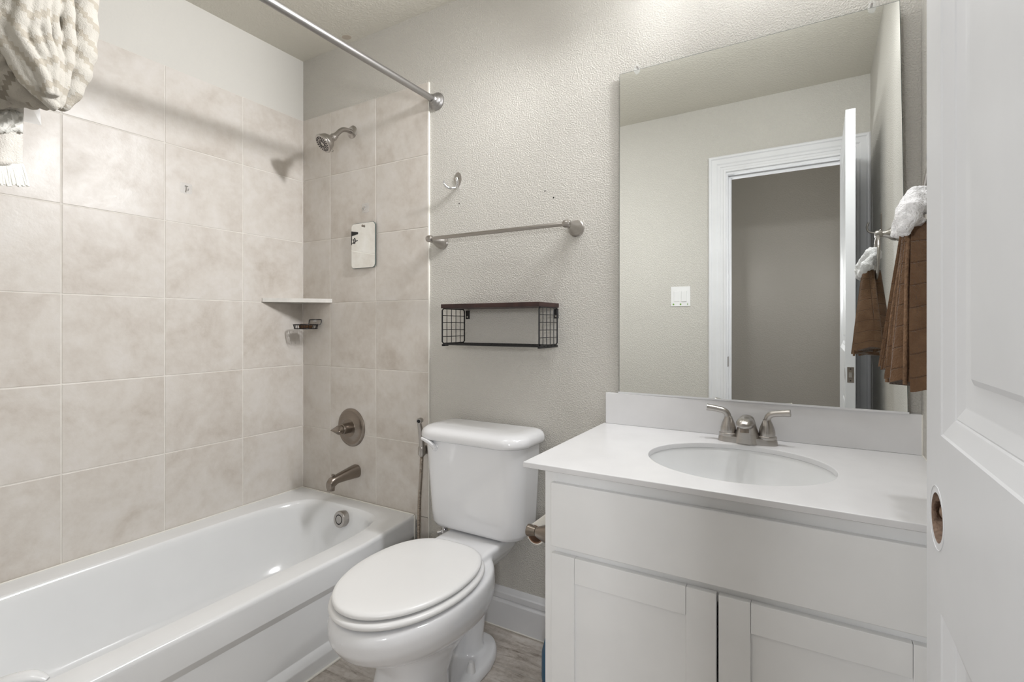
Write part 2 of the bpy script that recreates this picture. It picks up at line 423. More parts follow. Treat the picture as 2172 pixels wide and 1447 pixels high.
tiles(cells, 'y', 'tile_panel', wb)
bm = NB(); box(bm, -.0089, -.0014, YF, 0, Z0-.02, Z0+6*P-.001); struct('grout_bed', bm, 'grout', wl)
bm = NB(); box(bm, 0, .814, .0014, .0089, Z0-.02, Z0+6*P-.001); box(bm, .757, .814, .0014, .0089, 0.0, Z0); struct('grout_bed', bm, 'grout', wb)
bm = NB(); box(bm, .8145, .8185, .0005, .009, 0, Z0+6*P, .001); struct('tile_edge_caulk', bm, 'caulk', wb)
bm = NB(); tube(bm, [(.0005, -.0005, Z0), (.0005, -.0005, Z0+6*P)], .0022, 8); struct('corner_caulk', bm, 'grout', wb)

# ================================================================ bathtub
tub = thing('bathtub', 'white alcove bathtub with panelled apron below the beige tile walls', 'bathtub', (.39, -.78, 0))
TY0, TY1 = YF+.002, -.001
def xe(y): return .742 + .036*min(1, max(0, (-y)/.30))**1.0 if y > -.3 else .778
def outer(t_list, z, dx=0):
    out = []
    for t in t_list: out.append(t)
    return out
NX = 120
def tub_ring_outer(dx, z, front_only=False):
    """points around the outer edge paired by angle with the basin ring"""
    pts = []
    cx, cy = .392, -.775
    for i in range(NX):
        a = 2*PI*i/NX; c, s = math.cos(a), math.sin(a)
        # ray to rectangle
        best = 1e9
        for (nx_, lim) in (((1, 0), None), ((-1, 0), cx-.001), ((0, 1), TY1-cy), ((0, -1), cy-TY0)):
            dd = c*nx_[0]+s*nx_[1]
            if dd <= 1e-6: continue
            if lim is None:
                t = .38/dd
                for _ in range(20): t = (xe(cy+s*t)+dx-cx)/dd
            else: t = lim/dd
            best = min(best, t)
        pts.append(Vector((cx+c*best, cy+s*best, z)))
    # snap nearest to the four corners
    for cxn, cyn in ((.001, TY1), (.001, TY0), (xe(TY1)+dx, TY1), (xe(TY0)+dx, TY0)):
        k = min(range(NX), key=lambda q: (pts[q].x-cxn)**2+(pts[q].y-cyn)**2); pts[k] = Vector((cxn, cyn, z))
    return pts
def tub_ring_in(x0, x1, y0, y1, z, e):
    cx, cy = .392, -.775; pts = []
    mx_, my = (x0+x1)/2, (y0+y1)/2; rx, ry = (x1-x0)/2, (y1-y0)/2
    for i in range(NX):
        a = 2*PI*i/NX; c, s = math.cos(a), math.sin(a)
        # ray from (cx,cy) to the superellipse, e may differ
        lo, hi = 0, 2
        for _ in range(40):
            t = (lo+hi)/2; X = abs(cx+c*t-mx_)/rx; Y = abs(cy+s*t-my)/ry
            if X**e+Y**e < 1: lo = t
            else: hi = t
        pts.append(Vector((cx+c*lo, cy+s*lo, z)))
    return pts
Zr = Z0
rings = [tub_ring_outer(.008, 0.0), tub_ring_outer(.008, .045), tub_ring_outer(.006, .050), tub_ring_outer(-.010, .070), tub_ring_outer(-.012, .073), tub_ring_outer(-.012, .232), tub_ring_outer(-.010, .235), tub_ring_outer(-.001, .256), tub_ring_outer(0, .259), tub_ring_outer(.001, Zr-.016),
         tub_ring_outer(-.0005, Zr-.007), tub_ring_outer(-.005, Zr-.0015), tub_ring_outer(-.012, Zr)]
deck = tub_ring_in(.098, .694, -1.42, -.068, Zr, 5.0)
rings += [[a.lerp(b_, .5) for a, b_ in zip(rings[-1], deck)], deck]
for x0, x1, y0, y1, z, e in ((.103, .689, -1.415, -.073, Zr-.003, 5), (.108, .683, -1.408, -.079, Zr-.012, 4.8), (.112, .678, -1.39, -.084, Zr-.03, 4.5), (.12, .668, -1.34, -.098, Zr-.11, 4.2),
                             (.135, .65, -1.27, -.115, Zr-.2, 3.8), (.155, .63, -1.22, -.14, Zr-.262, 3.4), (.19, .595, -1.16, -.18, Zr-.285, 3), (.25, .53, -1.05, -.28, Zr-.29, 2.6)):
    rings.append(tub_ring_in(x0, x1, y0, y1, z, e))
bm = NB(); loft(bm, rings, False, True)
part('tub_shell', bm, 'tub', tub, smooth=60)
bm = NB(); tube(bm, spline([(.58, -1.25, Zr-.02), (.622, -1.195, Zr+.0), (.648, -1.158, Zr+.003), (.672, -1.135, Zr-.008)], 6), lerpl([.02, .024, .02, .008], 19), 16, flat=.7)
part('armrest', bm, 'tub', tub, smooth=60)
bm = NB(); tube(bm, [(.0035, TY0, Zr+.001), (.0035, -.0035, Zr+.001)], .003, 8); tube(bm, [(.0035, -.0035, Zr+.001), (.741, -.0035, Zr+.001)], .003, 8)
box(bm, .742, .748, -.007, -.001, .004, Zr, .001)
part('caulk_bead', bm, 'caulk', tub)
bm = NB(); box(bm, .785, .793, TY0, -.002, 0, .006, .002); part('caulk_bead', bm, 'caulk', tub)
ov = (.405, -.094, .298); dv = Vector((0, -1, .12))
bm = NB(); lathe(bm, Vector(ov)-dv.normalized()*.02, dv, [(0, .034), (.036, .036), (.0395, .0345), (.041, .032), (.041, .0215), (.038, .021)], 40)
oc = part('overflow_cover', bm, 'nickel', tub)
bm = NB(); lathe(bm, Vector(ov)+dv.normalized()*.0178, dv, [(0, .0212), (.0005, .0212)], 40); part('gap_ring', bm, 'black', oc)
bm = NB(); lathe(bm, Vector(ov)+dv.normalized()*.0175, dv, [(0, .0175), (.0035, .0175), (.0042, .0165)], 40); part('overflow_knob', bm, 'nickel', oc)

# ================================================================ shower rod, curtain
rod = thing('shower_rod', 'satin metal shower curtain rod crossing above the tub', 'rod', (.857, -.78, 2.085))
bm = NB(); tube(bm, [(.857, YF+.02, 2.083), (.857, -.01, 2.087)], .0128, 24); part('pole', bm, 'rod', rod)
for y, d in ((WB-.001, -1), (YF+.001, 1)):
    bm = NB(); lathe(bm, (.857, y, 2.087 if d < 0 else 2.083), (0, d, 0), [(0, .0365), (.005, .0365), (.009, .033), (.012, .029), (.017, .028), (.02, .025), (.024, .021), (.030, .020), (.034, .0165), (.04, .016)], 40)
    part('flange', bm, 'rod', rod)
CV = thing('shower_curtain', 'cream zigzag patterned shower curtain bundled up over the tub', 'curtain', (.857, -1.25, 1.59))
camp = Vector((2.2033, -1.5774, 1.1584)); ryaw = .50533
cr = Vector((math.cos(ryaw), math.sin(ryaw), 0)); cf = Vector((-math.sin(ryaw), math.cos(ryaw), 0)); cu = Vector((0, 0, 1))
def cp(u, v, x):     # measured position of a fold on the curtain's own plane
    d = cf + cr*((u-1136.15)/1037.9) - cu*((v-688.45)/1037.9); t = (x-camp.x)/d.x; return camp+d*t
strands = [
    ([(172, -60), (172, 20), (170, 95), (160, 150), (143, 200), (122, 228)], [.026, .028, .028, .026, .02, .012], .87),
    ([(140, -60), (140, 20), (143, 90), (138, 150), (128, 205), (120, 228)], [.015, .017, .017, .014, .012, .010], .885),
    ([(118, -60), (112, 20), (116, 80), (122, 140), (121, 190), (116, 215)], [.012, .013, .012, .011, .010, .009], .905),
    ([(98, -60), (92, 25), (100, 80), (112, 125), (114, 170), (116, 205)], [.014, .012, .011, .012, .010, .009], .915),
    ([(75, -60), (74, 20), (68, 62), (84, 105), (100, 150), (102, 195)], [.018, .016, .014, .014, .012, .009], .92),
    ([(48, -60), (46, 20), (36, 60), (52, 95), (78, 135), (96, 170), (103, 200)], [.016, .015, .013, .012, .012, .010, .008], .92),
    ([(24, -60), (18, 10), (12, 35), (26, 80), (50, 130), (70, 165), (84, 185)], [.016, .016, .013, .013, .011, .010, .009], .915),
    ([(-14, -20), (-6, 45), (6, 85), (30, 125), (50, 165), (80, 195), (122, 232)], [.022, .02, .019, .016, .013, .013, .011], .90),
    ([(-60, 90), (-20, 120), (20, 150), (50, 185), (90, 212), (110, 222)], [.04, .04, .036, .03, .02, .012], .875),
    ([(-60, 190), (0, 195), (50, 208), (85, 222)], [.04, .03, .02, .012], .84),
    ([(60, -80), (60, 0), (60, 80), (80, 140), (100, 180)], [.045, .045, .042, .035, .015], .84),
    ([(130, -80), (135, 0), (135, 80), (130, 140), (120, 180)], [.036, .036, .036, .03, .015], .84),
    ([(-60, -80), (-50, 0), (-40, 80), (0, 140)], [.045, .045, .045, .04], .84),
]
bm = NB()
def strand(bm, pts, rads, x):
    path = spline([cp(u_, v_, x) for u_, v_ in pts], 6); rr = lerpl(rads, len(path)); rr = [r*1.0*(1+.07*math.sin(i*1.3+x*90)) for i, r in enumerate(rr)]
    tube(bm, path, rr, 16)
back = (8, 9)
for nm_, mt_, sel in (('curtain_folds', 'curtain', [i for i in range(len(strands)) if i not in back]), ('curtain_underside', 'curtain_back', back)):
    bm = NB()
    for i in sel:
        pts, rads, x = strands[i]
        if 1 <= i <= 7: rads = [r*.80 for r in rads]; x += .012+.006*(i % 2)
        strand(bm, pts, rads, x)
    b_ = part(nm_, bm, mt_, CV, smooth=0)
    mods(b_, ('REMESH', dict(mode='VOXEL', voxel_size=.0026, use_smooth_shade=True)), ('SMOOTH', dict(factor=.5, iterations=1)))
bm = NB()
f_ = [bm.verts.new(cp(u_, v_, .80+dx)) for u_, v_, dx in ((10, 222, .0), (60, 215, .01), (84, 228, .01), (88, 266, .012), (52, 258, 0), (20, 244, -.01))]
bm.faces.new(f_); part('liner', bm, 'film', CV, smooth=0, label='clear plastic liner corner')
bm = NB(); NR = 14
rr = []
for i in range(NR+1):
    t = i/NR; row = []
    for j in range(9):
        s = j/8; row.append(cp(-60+s*(108), 218+t*(372-218-24)+ s*4, .80)+Vector((.004*math.sin(s*9+t*3)+.002, 0, 0)))
    rr.append(row)
loft(bm, rr, False, False, closed=False)
ht = part('hem_tail', bm, 'weave', CV, label='woven cotton tail with fringe'); mods(ht, ('SOLIDIFY', dict(thickness=.004, offset=0)))
bm = NB()
for k in range(26):
    u0 = -56+k*4.1; sl = (u0+56)/104*14
    tube(bm, spline([cp(u0, 348, .80), cp(u0+sl*.4+random.uniform(-1, 1), 368, .803), cp(u0+sl+random.uniform(-2, 2), 392+random.uniform(-3, 3)+max(0, u0)*.08, .803)], 3), .0028, 6)
f = part('fringe', bm, 'fringe', ht); f['kind'] = 'stuff'
bm = NB()
rr = []
for i in range(6):
    row = []
    for j in range(14):
        row.append(cp(-60+j/13*107, 236+i*9+3*math.sin(j*1.1+i), .806)+Vector((.004*math.sin(j*1.7+i*2.1), 0, 0)))
    rr.append(row)
loft(bm, rr, False, False, closed=False); hm = part('tufted_band', bm, 'fringe', ht); mods(hm, ('SOLIDIFY', dict(thickness=.008, offset=0)))

# ================================================================ shower fittings
sh = thing('overhead_shower', 'brushed nickel shower head on a curved arm high on the tile', 'shower head', (.36, 0, 1.95))
bm = NB(); lathe(bm, (.358, .001, 2.052), (0, -1, 0), [(0, .030), (.003, .030), (.006, .027), (.010, .018), (.012, .012)], 36); part('flange', bm, 'nickel', sh)
arm = spline([(.358, -.005, 2.052), (.360, -.035, 2.050), (.362, -.062, 2.040), (.364, -.085, 2.018), (.365, -.104, 1.996)], 6)
bm = NB(); tube(bm, arm, .0105, 20); part('shower_arm', bm, 'nickel', sh)
dh = (Vector((.352, -.166, 1.940))-Vector((.365, -.104, 1.996))).normalized()
bm = NB(); lathe(bm, (.365, -.104, 1.996), dh, [(-.008, .013), (.004, .0145), (.005, .0165), (.016, .0165), (.018, .0145), (.024, .016), (.030, .025), (.040, .033), (.055, .0375), (.060, .037), (.063, .0415), (.069, .0425), (.073, .040), (.074, .034)], 48)
hd = part('head_body', bm, 'nickel', sh)
fc = Vector((.365, -.104, 1.996))+dh*.0735; fu, fv, _ = basis(dh)
bm = NB()
for R_, n_, r_ in ((.031, 22, .0022), (.0255, 22, .0018), (.019, 18, .0018), (.0105, 12, .0014)):
    for k in range(n_):
        a = 2*PI*k/n_ + R_*40; lathe(bm, fc+(fu*math.cos(a)+fv*math.sin(a))*R_, dh, [(-.001, r_), (.0018, r_), (.0024, r_*.6)], 8)
tube(bm, [fc+(fu*math.cos(a)+fv*math.sin(a))*.0145+dh*.0006 for a in (2*PI*k/32 for k in range(32))], .0011, 6, closed=True)
part('nozzle_ring', bm, 'rubber', hd)
lv = fc-dh*.008+ (Vector((.3, -.2, -1))-dh*Vector((.3, -.2, -1)).dot(dh)).normalized()*.040
ld = (lv-(fc-dh*.008)).normalized()
bm = NB(); lathe(bm, lv-ld*.002, ld, [(0, .0035), (.009, .005), (.012, .005), (.013, .0035)], 14); part('spray_lever', bm, 'nickel', hd)

va = thing('shower_valve', 'round brushed nickel shower valve with lever above the tub spout', 'faucet', (.35, 0, .68))
bm = NB(); lathe(bm, (.352, .001, .680), (0, -1, 0), [(0, .0885), (.004, .0885), (.008, .084), (.010, .078), (.0085, .074), (.010, .060), (.017, .044), (.019, .042)], 64); part('escutcheon', bm, 'nickel_dark', va)
bm = NB(); lathe(bm, (.352, -.015, .680), (0, -1, 0), [(0, .024), (.040, .024), (.042, .022), (.042, .019), (.048, .019)], 40); part('valve_sleeve', bm, 'nickel_dark', va)
bm = NB()
rr = []
for t, w_, h_ in ((0, .020, .020), (.004, .024, .022), (.012, .024, .021), (.020, .026, .015), (.028, .030, .008), (.033, .028, .003)):
    rr.append([Vector((.352+math.cos(a)*w_, -.061-t, .680+math.sin(a)*h_)) for a in (2*PI*k/32 for k in range(32))])
loft(bm, rr); part('lever', bm, 'nickel_dark', va)
bm = NB(); lathe(bm, (.372, -.013, .712), (0, -1, 0), [(0, .004), (.003, .004), (.004, .003)], 12); part('screw', bm, 'nickel', va)
sp = thing('tub_spout', 'brushed nickel tub spout with lift knob under the valve', 'faucet', (.38, 0, .47))
bm = NB()
rr = []
for y, zc, w_, h_ in ((0, .482, .030, .030), (-.006, .482, .030, .030), (-.04, .480, .0255, .0265), (-.08, .477, .022, .022), (-.11, .474, .0205, .0195), (-.126, .468, .020, .022), (-.140, .462, .019, .0245), (-.150, .455, .017, .020), (-.153, .452, .012, .014)):
    rr.append([Vector((.384+math.copysign(abs(math.cos(a))**.8, math.cos(a))*w_, y, zc+math.copysign(abs(math.sin(a))**.8, math.sin(a))*h_)) for a in (2*PI*k/32 for k in range(32))])
loft(bm, rr)
lathe(bm, (.384, -.137, .462), (0, -.05, -1), [(0, .0165), (.03, .0165), (.031, .014), (.026, .013)], 28)
part('spout_body', bm, 'nickel_dark', sp)
bm = NB(); lathe(bm, (.384, -.128, .484), (0, 0, 1), [(0, .0035), (.008, .0035), (.010, .007), (.014, .0075), (.016, .005)], 16); part('lift_knob', bm, 'nickel_dark', sp)

# corner shelf
bm = NB()
zt, zb = 1.281, 1.263
lo = [Vector((.0005, -.0005)), Vector((.219, -.0005)), Vector((.219, -.006)), Vector((.006, -.211)), Vector((.0005, -.211))]
loft(bm, [[Vector((p.x, p.y, zb)) for p in lo], [Vector((p.x, p.y, zt)) for p in lo]])
solo('corner_shelf', bm, 'shelfstone', 'pale stone corner shelf where the two tiled walls meet', 'shelf', smooth=0)
# wire soap basket
bk = thing('soap_basket', 'small black wire soap basket hung on tile under the corner shelf', 'basket', (.10, -.05, 1.136))
def ring_pts(cx, cy, z, rx, ry, n=40, e=3): return sell(cx, cy, z, rx, ry, e, n)
bm = NB()
tube(bm, ring_pts(.10, -.056, 1.157, .051, .046), .0028, 8, closed=True)
tube(bm, ring_pts(.10, -.056, 1.138, .047, .042), .0022, 8, closed=True)
for k in range(40):
    if k % 2: continue
    a, b2 = ring_pts(.10, -.056, 1.157, .051, .046)[k], ring_pts(.10, -.056, 1.138, .047, .042)[k]
    tube(bm, [a, b2], .0013, 6)
for k in range(9):
    x = .062+k*.0095; tube(bm, [(x, -.092, 1.138), (x, -.018, 1.138)], .001, 6)
part('wire_tray', bm, 'black', bk)
bm = NB(); tube(bm, spline([(.055, -.013, 1.157), (.055, -.006, 1.165), (.055, -.004, 1.178), (.062, -.004, 1.182), (.10, -.004, 1.182), (.139, -.004, 1.182), (.145, -.004, 1.177), (.145, -.006, 1.165), (.145, -.013, 1.157)], 5), .002, 8); part('hanger_loop', bm, 'black', bk)
bm = NB(); lathe(bm, (.10, 0, 1.176), (0, -1, 0), [(0, .009), (.004, .009), (.006, .006), (.012, .004)], 20); part('suction_hook', bm, 'clear', bk)
bm = NB(); loft(bm, [sell(.10, -.055, z, .034*s, .026*s, 2.4, 28) for z, s in ((1.1398, .8), (1.142, .95), (1.148, 1), (1.156, 1), (1.160, .9), (1.162, .7))])
solo('soap_sponge', bm, 'sponge', 'brown oval scrubbing sponge lying in the black wire basket', 'sponge')
# clear hooks
def clear_hook(o, n, u, label):
    o = Vector(o); n = Vector(n); u = Vector(u); t = thing('adhesive_hook', label, 'hook', o, 'clear adhesive hooks on the tiles')
    bm = NB()
    s = .022
    rr = []
    for h, k in ((0, 1), (.0012, 1), (.0016, .94)):
        rr.append([o+n*h+(u*math.copysign(abs(math.cos(a))**.35, math.cos(a))+Vector((0, 0, 1))*math.copysign(abs(math.sin(a))**.35, math.sin(a)))*s*k for a in (2*PI*i/40 for i in range(40))])
    loft(bm, rr); part('clear_pad', bm, 'clear', t)
    bm = NB(); tube(bm, spline([o+n*.002+Vector((0, 0, .008)), o+n*.004+Vector((0, 0, -.002)), o+n*.008+Vector((0, 0, -.011)), o+n*.015+Vector((0, 0, -.011)), o+n*.018+Vector((0, 0, -.003))], 5), .0017, 8)
    tube(bm, [o+n*.002+u*.006+Vector((0, 0, .009)), o+n*.002-u*.006+Vector((0, 0, .009))], .0016, 8)
    part('wire_hook', bm, 'chrome', t)
clear_hook((.0003, -.526, 1.711), (1, 0, 0), (0, 1, 0), 'clear adhesive hook on the left tile wall, two tiles from corner')
clear_hook((.445, -.0003, 1.69), (0, -1, 0), (1, 0, 0), 'clear adhesive hook on tile above the small hanging mirror')
# shaving mirror, yawed slightly as it hangs from its hook
sm = thing('shaving_mirror', 'small frameless mirror with clipped corners hanging on shower tile', 'mirror', (.44, -.012, 1.518))
def smirror(scale, y0, y1):
    w_, h_, c_ = .0765*scale, .103*scale, .014
    lo = [(-w_+c_, -h_), (w_-c_, -h_), (w_-c_*.3, -h_+c_*.3), (w_, -h_+c_), (w_, h_-c_), (w_-c_*.3, h_-c_*.3), (w_-c_, h_), (-w_+c_, h_), (-w_+c_*.3, h_-c_*.3), (-w_, h_-c_), (-w_, -h_+c_), (-w_+c_*.3, -h_+c_*.3)]
    bm = NB(); loft(bm, [[Vector((.44+a, y0, 1.518+b2)) for a, b2 in lo], [Vector((.44+a, y1, 1.518+b2)) for a, b2 in lo]]); return bm
part('backing', smirror(1, -.0062, -.0098), 'glassedge', sm, smooth=0)
part('mirror_glass', smirror(.985, -.0098, -.0112), 'mirror', sm, smooth=0)
bm = NB(); lathe(bm, (.442, -.0005, 1.606), (0, -1, 0), [(0, .004), (.014, .004), (.016, .006), (.018, .004)], 16); part('hanging_peg', bm, 'nickel_dark', sm)
bm = NB()
def flatpoly(bm, pts, y0, y1): loft(bm, [[Vector((a, y0, b2)) for a, b2 in pts], [Vector((a, y1, b2)) for a, b2 in pts]])
flatpoly(bm, [(.3655, 1.588), (.406, 1.581), (.406, 1.572), (.3655, 1.566)], -.0108, -.0135)
for pth in (((.3655, 1.57), (.3655, 1.525)), ((.3655, 1.549), (.405, 1.543)), ((.405, 1.543), (.3675, 1.532)), ((.380, 1.55), (.386, 1.556), (.391, 1.546), (.386, 1.529), (.380, 1.529), (.380, 1.55))):
    tube(bm, [(a, -.0122, b2) for a, b2 in pth], .0011, 6)
part('black_shapes', bm, 'black', sm)  # flat black piece and thin black lines on the glass

# ================================================================ back wall fittings
hk = thing('robe_hook', 'polished double robe hook on the wall left of the towel bar', 'hook', (.963, WB, 1.73))
bm = NB(); rr = []
for h, k in ((0, 1), (.003, 1), (.004, .9)):
    ring = []
    for i in range(36):
        a = 2*PI*i/36; z = math.sin(a)*.031; w_ = math.cos(a)*(.0185 if z > 0 else .0185*(1+z*16)) ; ring.append(Vector((.966+w_*k, WB-h, 1.745+z*k)))
    rr.append(ring)
loft(bm, rr); part('backplate', bm, 'nickel', hk)
for pts in ([(.966, .003, 1.716), (.957, -.010, 1.709), (.945, -.028, 1.708), (.936, -.040, 1.719), (.934, -.043, 1.732)], [(.966, .003, 1.716), (.975, -.010, 1.708), (.990, -.028, 1.714), (.994, -.034, 1.728), (.992, -.034, 1.738)]):
    bm = NB(); p_ = spline(pts, 6); tube(bm, p_, lerpl([.0048, .005, .005, .0052, .006], len(p_)), 12); part('hook_arm', bm, 'chrome', hk)
for x, z in ((.961, 1.752), (.972, 1.751)):
    bm = NB(); lathe(bm, (x, WB-.0035, z), (0, -1, 0), [(0, .0026), (.001, .0022)], 10); part('screw', bm, 'darkhole', hk)
for i, (x, z, r_) in enumerate(((.971, 1.649, .0028), (1.365, 1.648, .0026), (1.40, 1.619, .0030))):
    bm = NB(); lathe(bm, (x, WB+.002, z), (0, -1, 0), [(0, r_), (.0023, r_), (.0024, r_*.5)], 12)
    struct('nail_hole', bm, 'darkhole', wb)
def bar_post(x, parent, base=(0, -1, 0), o=None, k=1, mat='nickel'):
    pass
tb = thing('towel_bar', 'brushed nickel towel bar on textured wall above the wire shelf', 'towel bar', (1.19, 0, 1.50))
for x in (.886, 1.492):
    bm = NB(); lathe(bm, (x, WB, 1.498), (0, -1, 0), [(0, .0295), (.005, .0295), (.007, .027), (.011, .0275), (.018, .0262), (.030, .0215), (.045, .0155), (.060, .0115), (.070, .0105)], 36)
    p_ = part('post', bm, 'nickel', tb)
    s_ = -1 if x < 1 else 1
    bm = NB(); lathe(bm, (x-s_*.014, -.072, 1.501), (s_, 0, 0), [(0, .010), (.004, .013), (.012, .014), (.020, .0135), (.026, .011), (.029, .006), (.030, .001)], 28); part('end_knob', bm, 'nickel', p_)
bm = NB(); tube(bm, [(.890, -.072, 1.501), (1.488, -.072, 1.501)], .0078, 8); part('bar', bm, 'nickel', tb, smooth=20)
# wire shelf
ws = thing('wire_shelf', 'black wire wall shelf with a dark wood top above the toilet', 'shelf', (1.215, -.07, 1.09))
SX0, SX1, SY0, SY1, SZ0, SZ1 = 1.006, 1.420, -.138, -.002, 1.087, 1.218
bm = NB(); box(bm, SX0-.004, SX1+.003, SY0-.004, WB-.002, SZ1+.001, SZ1+.0165, .0015); part('wooden_top', bm, 'darkwood', ws)
def grid_frame(bm, P0, U, V_, nu, nv, r0=.0027, r1=.0014):
    P0, U, V_ = Vector(P0), Vector(U), Vector(V_)
    c = .08
    lo = []
    for a, b2 in ((0+.06, 0), (1-.06, 0), (1, .05), (1, .95), (.94, 1), (.06, 1), (0, .95), (0, .05)): lo.append(P0+U*a+V_*b2)
    tube(bm, lo, r0, 8, closed=True)
    for i in range(1, nu): tube(bm, [P0+U*i/nu, P0+U*i/nu+V_], r1, 6)
    for i in range(1, nv): tube(bm, [P0+V_*i/nv-U*.02, P0+V_*i/nv+U*1.02], r1, 6)
for x in (SX0, SX1):
    bm = NB(); grid_frame(bm, (x, SY0, SZ0), (0, SY1-SY0, 0), (0, 0, SZ1-SZ0), 5, 5); part('wire_side', bm, 'black', ws)
bm = NB(); grid_frame(bm, (SX0, SY0, SZ0-.003), (SX1-SX0, 0, 0), (0, SY1-SY0, 0), 14, 5); box(bm, SX0-.003, SX0+.006, SY0, SY0+.03, SZ0-.010, SZ0-.002, .001); box(bm, SX0-.003, SX0+.006, -.05, -.01, SZ0-.010, SZ0-.002, .001); box(bm, SX1-.006, SX1+.003, SY0, SY1, SZ0-.010, SZ0-.002, .001)
part('wire_bottom', bm, 'black', ws)
for x in (SX0+.002, SX1-.016):
    bm = NB(); box(bm, x, x+.016, .004, WB, SZ1-.038, SZ1-.004, .0006)
    br_ = part('bracket', bm, 'black', ws)
    bm = NB(); lathe(bm, (x+.008, .0045, SZ1-.029), (0, -1, 0), [(0, .0042), (.001, .0035)], 14); part('screw', bm, 'nickel', br_)

# ================================================================ toilet
TC = 1.175; TCK = 1.154
to = thing('toilet', 'white two-piece toilet with closed lid between tub and vanity', 'toilet', (TC, -.35, 0))
# tank body
def rr_ring(cx, z, hw, y0, y1, r, n=10):
    """rounded rectangle ring; y0 front (negative), y1 back"""
    pts = []
    for (sx_, sy_, a0) in ((1, 1, 0), (-1, 1, 90), (-1, -1, 180), (1, -1, 270)):
        rc = r if sy_ < 0 else min(r, .03)
        ccx = cx+sx_*(hw-rc); ccy = (y1-rc) if sy_ > 0 else (y0+rc)
        for k in range(n+1):
            a = math.radians(a0+90*k/n); pts.append(Vector((ccx+math.cos(a)*rc, ccy+math.sin(a)*rc, z)))
    return pts
rings = []
for t, z, hw, y0, r in ((0, .408, .145, -.120, .04), (0, .404, .166, -.135, .05), (0, .406, .181, -.152, .055), (0, .414, .190, -.166, .06), (0, .428, .195, -.173, .062), (0, .47, .198, -.179, .065), (0, .60, .206, -.188, .07), (0, .70, .211, -.194, .072), (0, .738, .212, -.195, .072)):
    rings.append(rr_ring(TCK, z, hw, y0, -.012, r))
bm = NB(); loft(bm, rings); tk = part('tank', bm, 'porcelain', to, smooth=60)
rings = []
for z, d, r in ((.738, -.004, .075), (.737, .008, .08), (.741, .013, .082), (.750, .0155, .084), (.762, .0145, .084), (.772, .009, .082), (.779, -.002, .075), (.7825, -.018, .065), (.784, -.045, .05)):
    rings.append(rr_ring(TCK, z, .214+d, -.198-d, -.005-max(0, -d)*.5, r))
bm = NB(); loft(bm, rings); part('tank_lid', bm, 'porcelain', to, smooth=60)
# flush lever on the front face, left end
bm = NB(); lathe(bm, (1.018, -.186, .712), (0, -1, 0), [(0, .0165), (.006, .0165), (.010, .014), (.013, .008)], 28)
p_ = spline([(1.018, -.196, .711), (1.013, -.203, .722), (1.000, -.206, .730), (.982, -.205, .735), (.966, -.203, .738)], 6); tube(bm, p_, lerpl([.0145, .0145, .0125, .011, .009], len(p_)), 16, flat=.6)
lev = part('flush_lever', bm, 'porcelain', to, smooth=60)
# bowl + pedestal + foot, blended by remesh
def egg(z, hw, yf, yb, e=2.15, cx=TC, mid=None, n=56):
    mid = mid if mid is not None else yf+(yb-yf)*.52
    return sell(cx, mid, z, hw, yb-mid, e, n, ry2=mid-yf)
bm = NB()
loft(bm, [egg(z, hw, yf, yb, e) for z, hw, yf, yb, e in ((.0, .106, -.60, -.37, 3.0), (.035, .104, -.60, -.375, 3.0), (.05, .100, -.597, -.38, 3.0), (.12, .095, -.585, -.38, 2.8), (.17, .097, -.575, -.33, 2.5), (.205, .110, -.585, -.23, 2.2),
     (.228, .128, -.59, -.18, 2.15), (.246, .150, -.638, -.17, 2.1), (.266, .170, -.68, -.165, 2.1), (.29, .184, -.712, -.165, 2.1), (.32, .192, -.732, -.165, 2.1), (.35, .194, -.735, -.17, 2.1), (.368, .192, -.729, -.17, 2.1), (.376, .189, -.722, -.175, 2.1), (.379, .176, -.705, -.18, 2.1))])
loft(bm, [rr_ring(TC-.012, z, hw, y0, -.03, .03) for z, hw, y0 in ((.30, .07, -.24), (.33, .095, -.28), (.36, .115, -.30), (.393, .122, -.30), (.399, .118, -.295), (.401, .108, -.285))])
loft(bm, [sell(TC, -.285, z, hw, .185, 2.4, 48) for z, hw in ((0, .110), (.024, .109), (.034, .102), (.038, .09))])
tr = spline([(TC, -.30, .26), (TC, -.23, .245), (TC, -.19, .20), (TC, -.19, .13), (TC, -.20, .07), (TC, -.21, .0)], 6); tube(bm, tr, lerpl([.08, .074, .060, .050, .050, .058], len(tr)), 28)
bw = part('bowl', bm, 'porcelain', to, smooth=0)
mods(bw, ('REMESH', dict(mode='VOXEL', voxel_size=.005, use_smooth_shade=True)), ('SMOOTH', dict(factor=.5, iterations=14)))
# seat and lid
def seat_ring(z, k, n=72):
    out = []; hw, yf, yb, ym = .188-k, -.725+k, -.255-k, -.465
    for i in range(n):
        a = 2*PI*i/n; c, s = math.cos(a), math.sin(a); e = 3.0 if s >= 0 else 2.02
        x = math.copysign(abs(c)**(2/e), c)*hw*(1-(.13*s if s > 0 else 0)); y = math.copysign(abs(s)**(2/e), s)*((yb-ym) if s >= 0 else (ym-yf))
        out.append(Vector((TC-.005+x, ym+y, z)))
    return out
bm = NB(); loft(bm, [seat_ring(z, k) for z, k in ((.388, .016), (.3845, .008), (.387, -.001), (.393, -.004), (.399, -.002), (.4025, .003), (.403, .016))]); part('seat', bm, 'seat', to, smooth=60)
bm = NB(); loft(bm, [seat_ring(z, k) for z, k in ((.4095, .022), (.4085, .012), (.4105, .007), (.415, .005), (.420, .006), (.4245, .010), (.427, .018), (.4285, .04), (.429, .09))]); part('lid', bm, 'seat', to, smooth=60)
for s_ in (-1, 1):
    bm = NB(); box(bm, TC+s_*.055-.012, TC+s_*.055+.012, -.268, -.250, .399, .411, .004, 3); part('hinge', bm, 'seat', to)
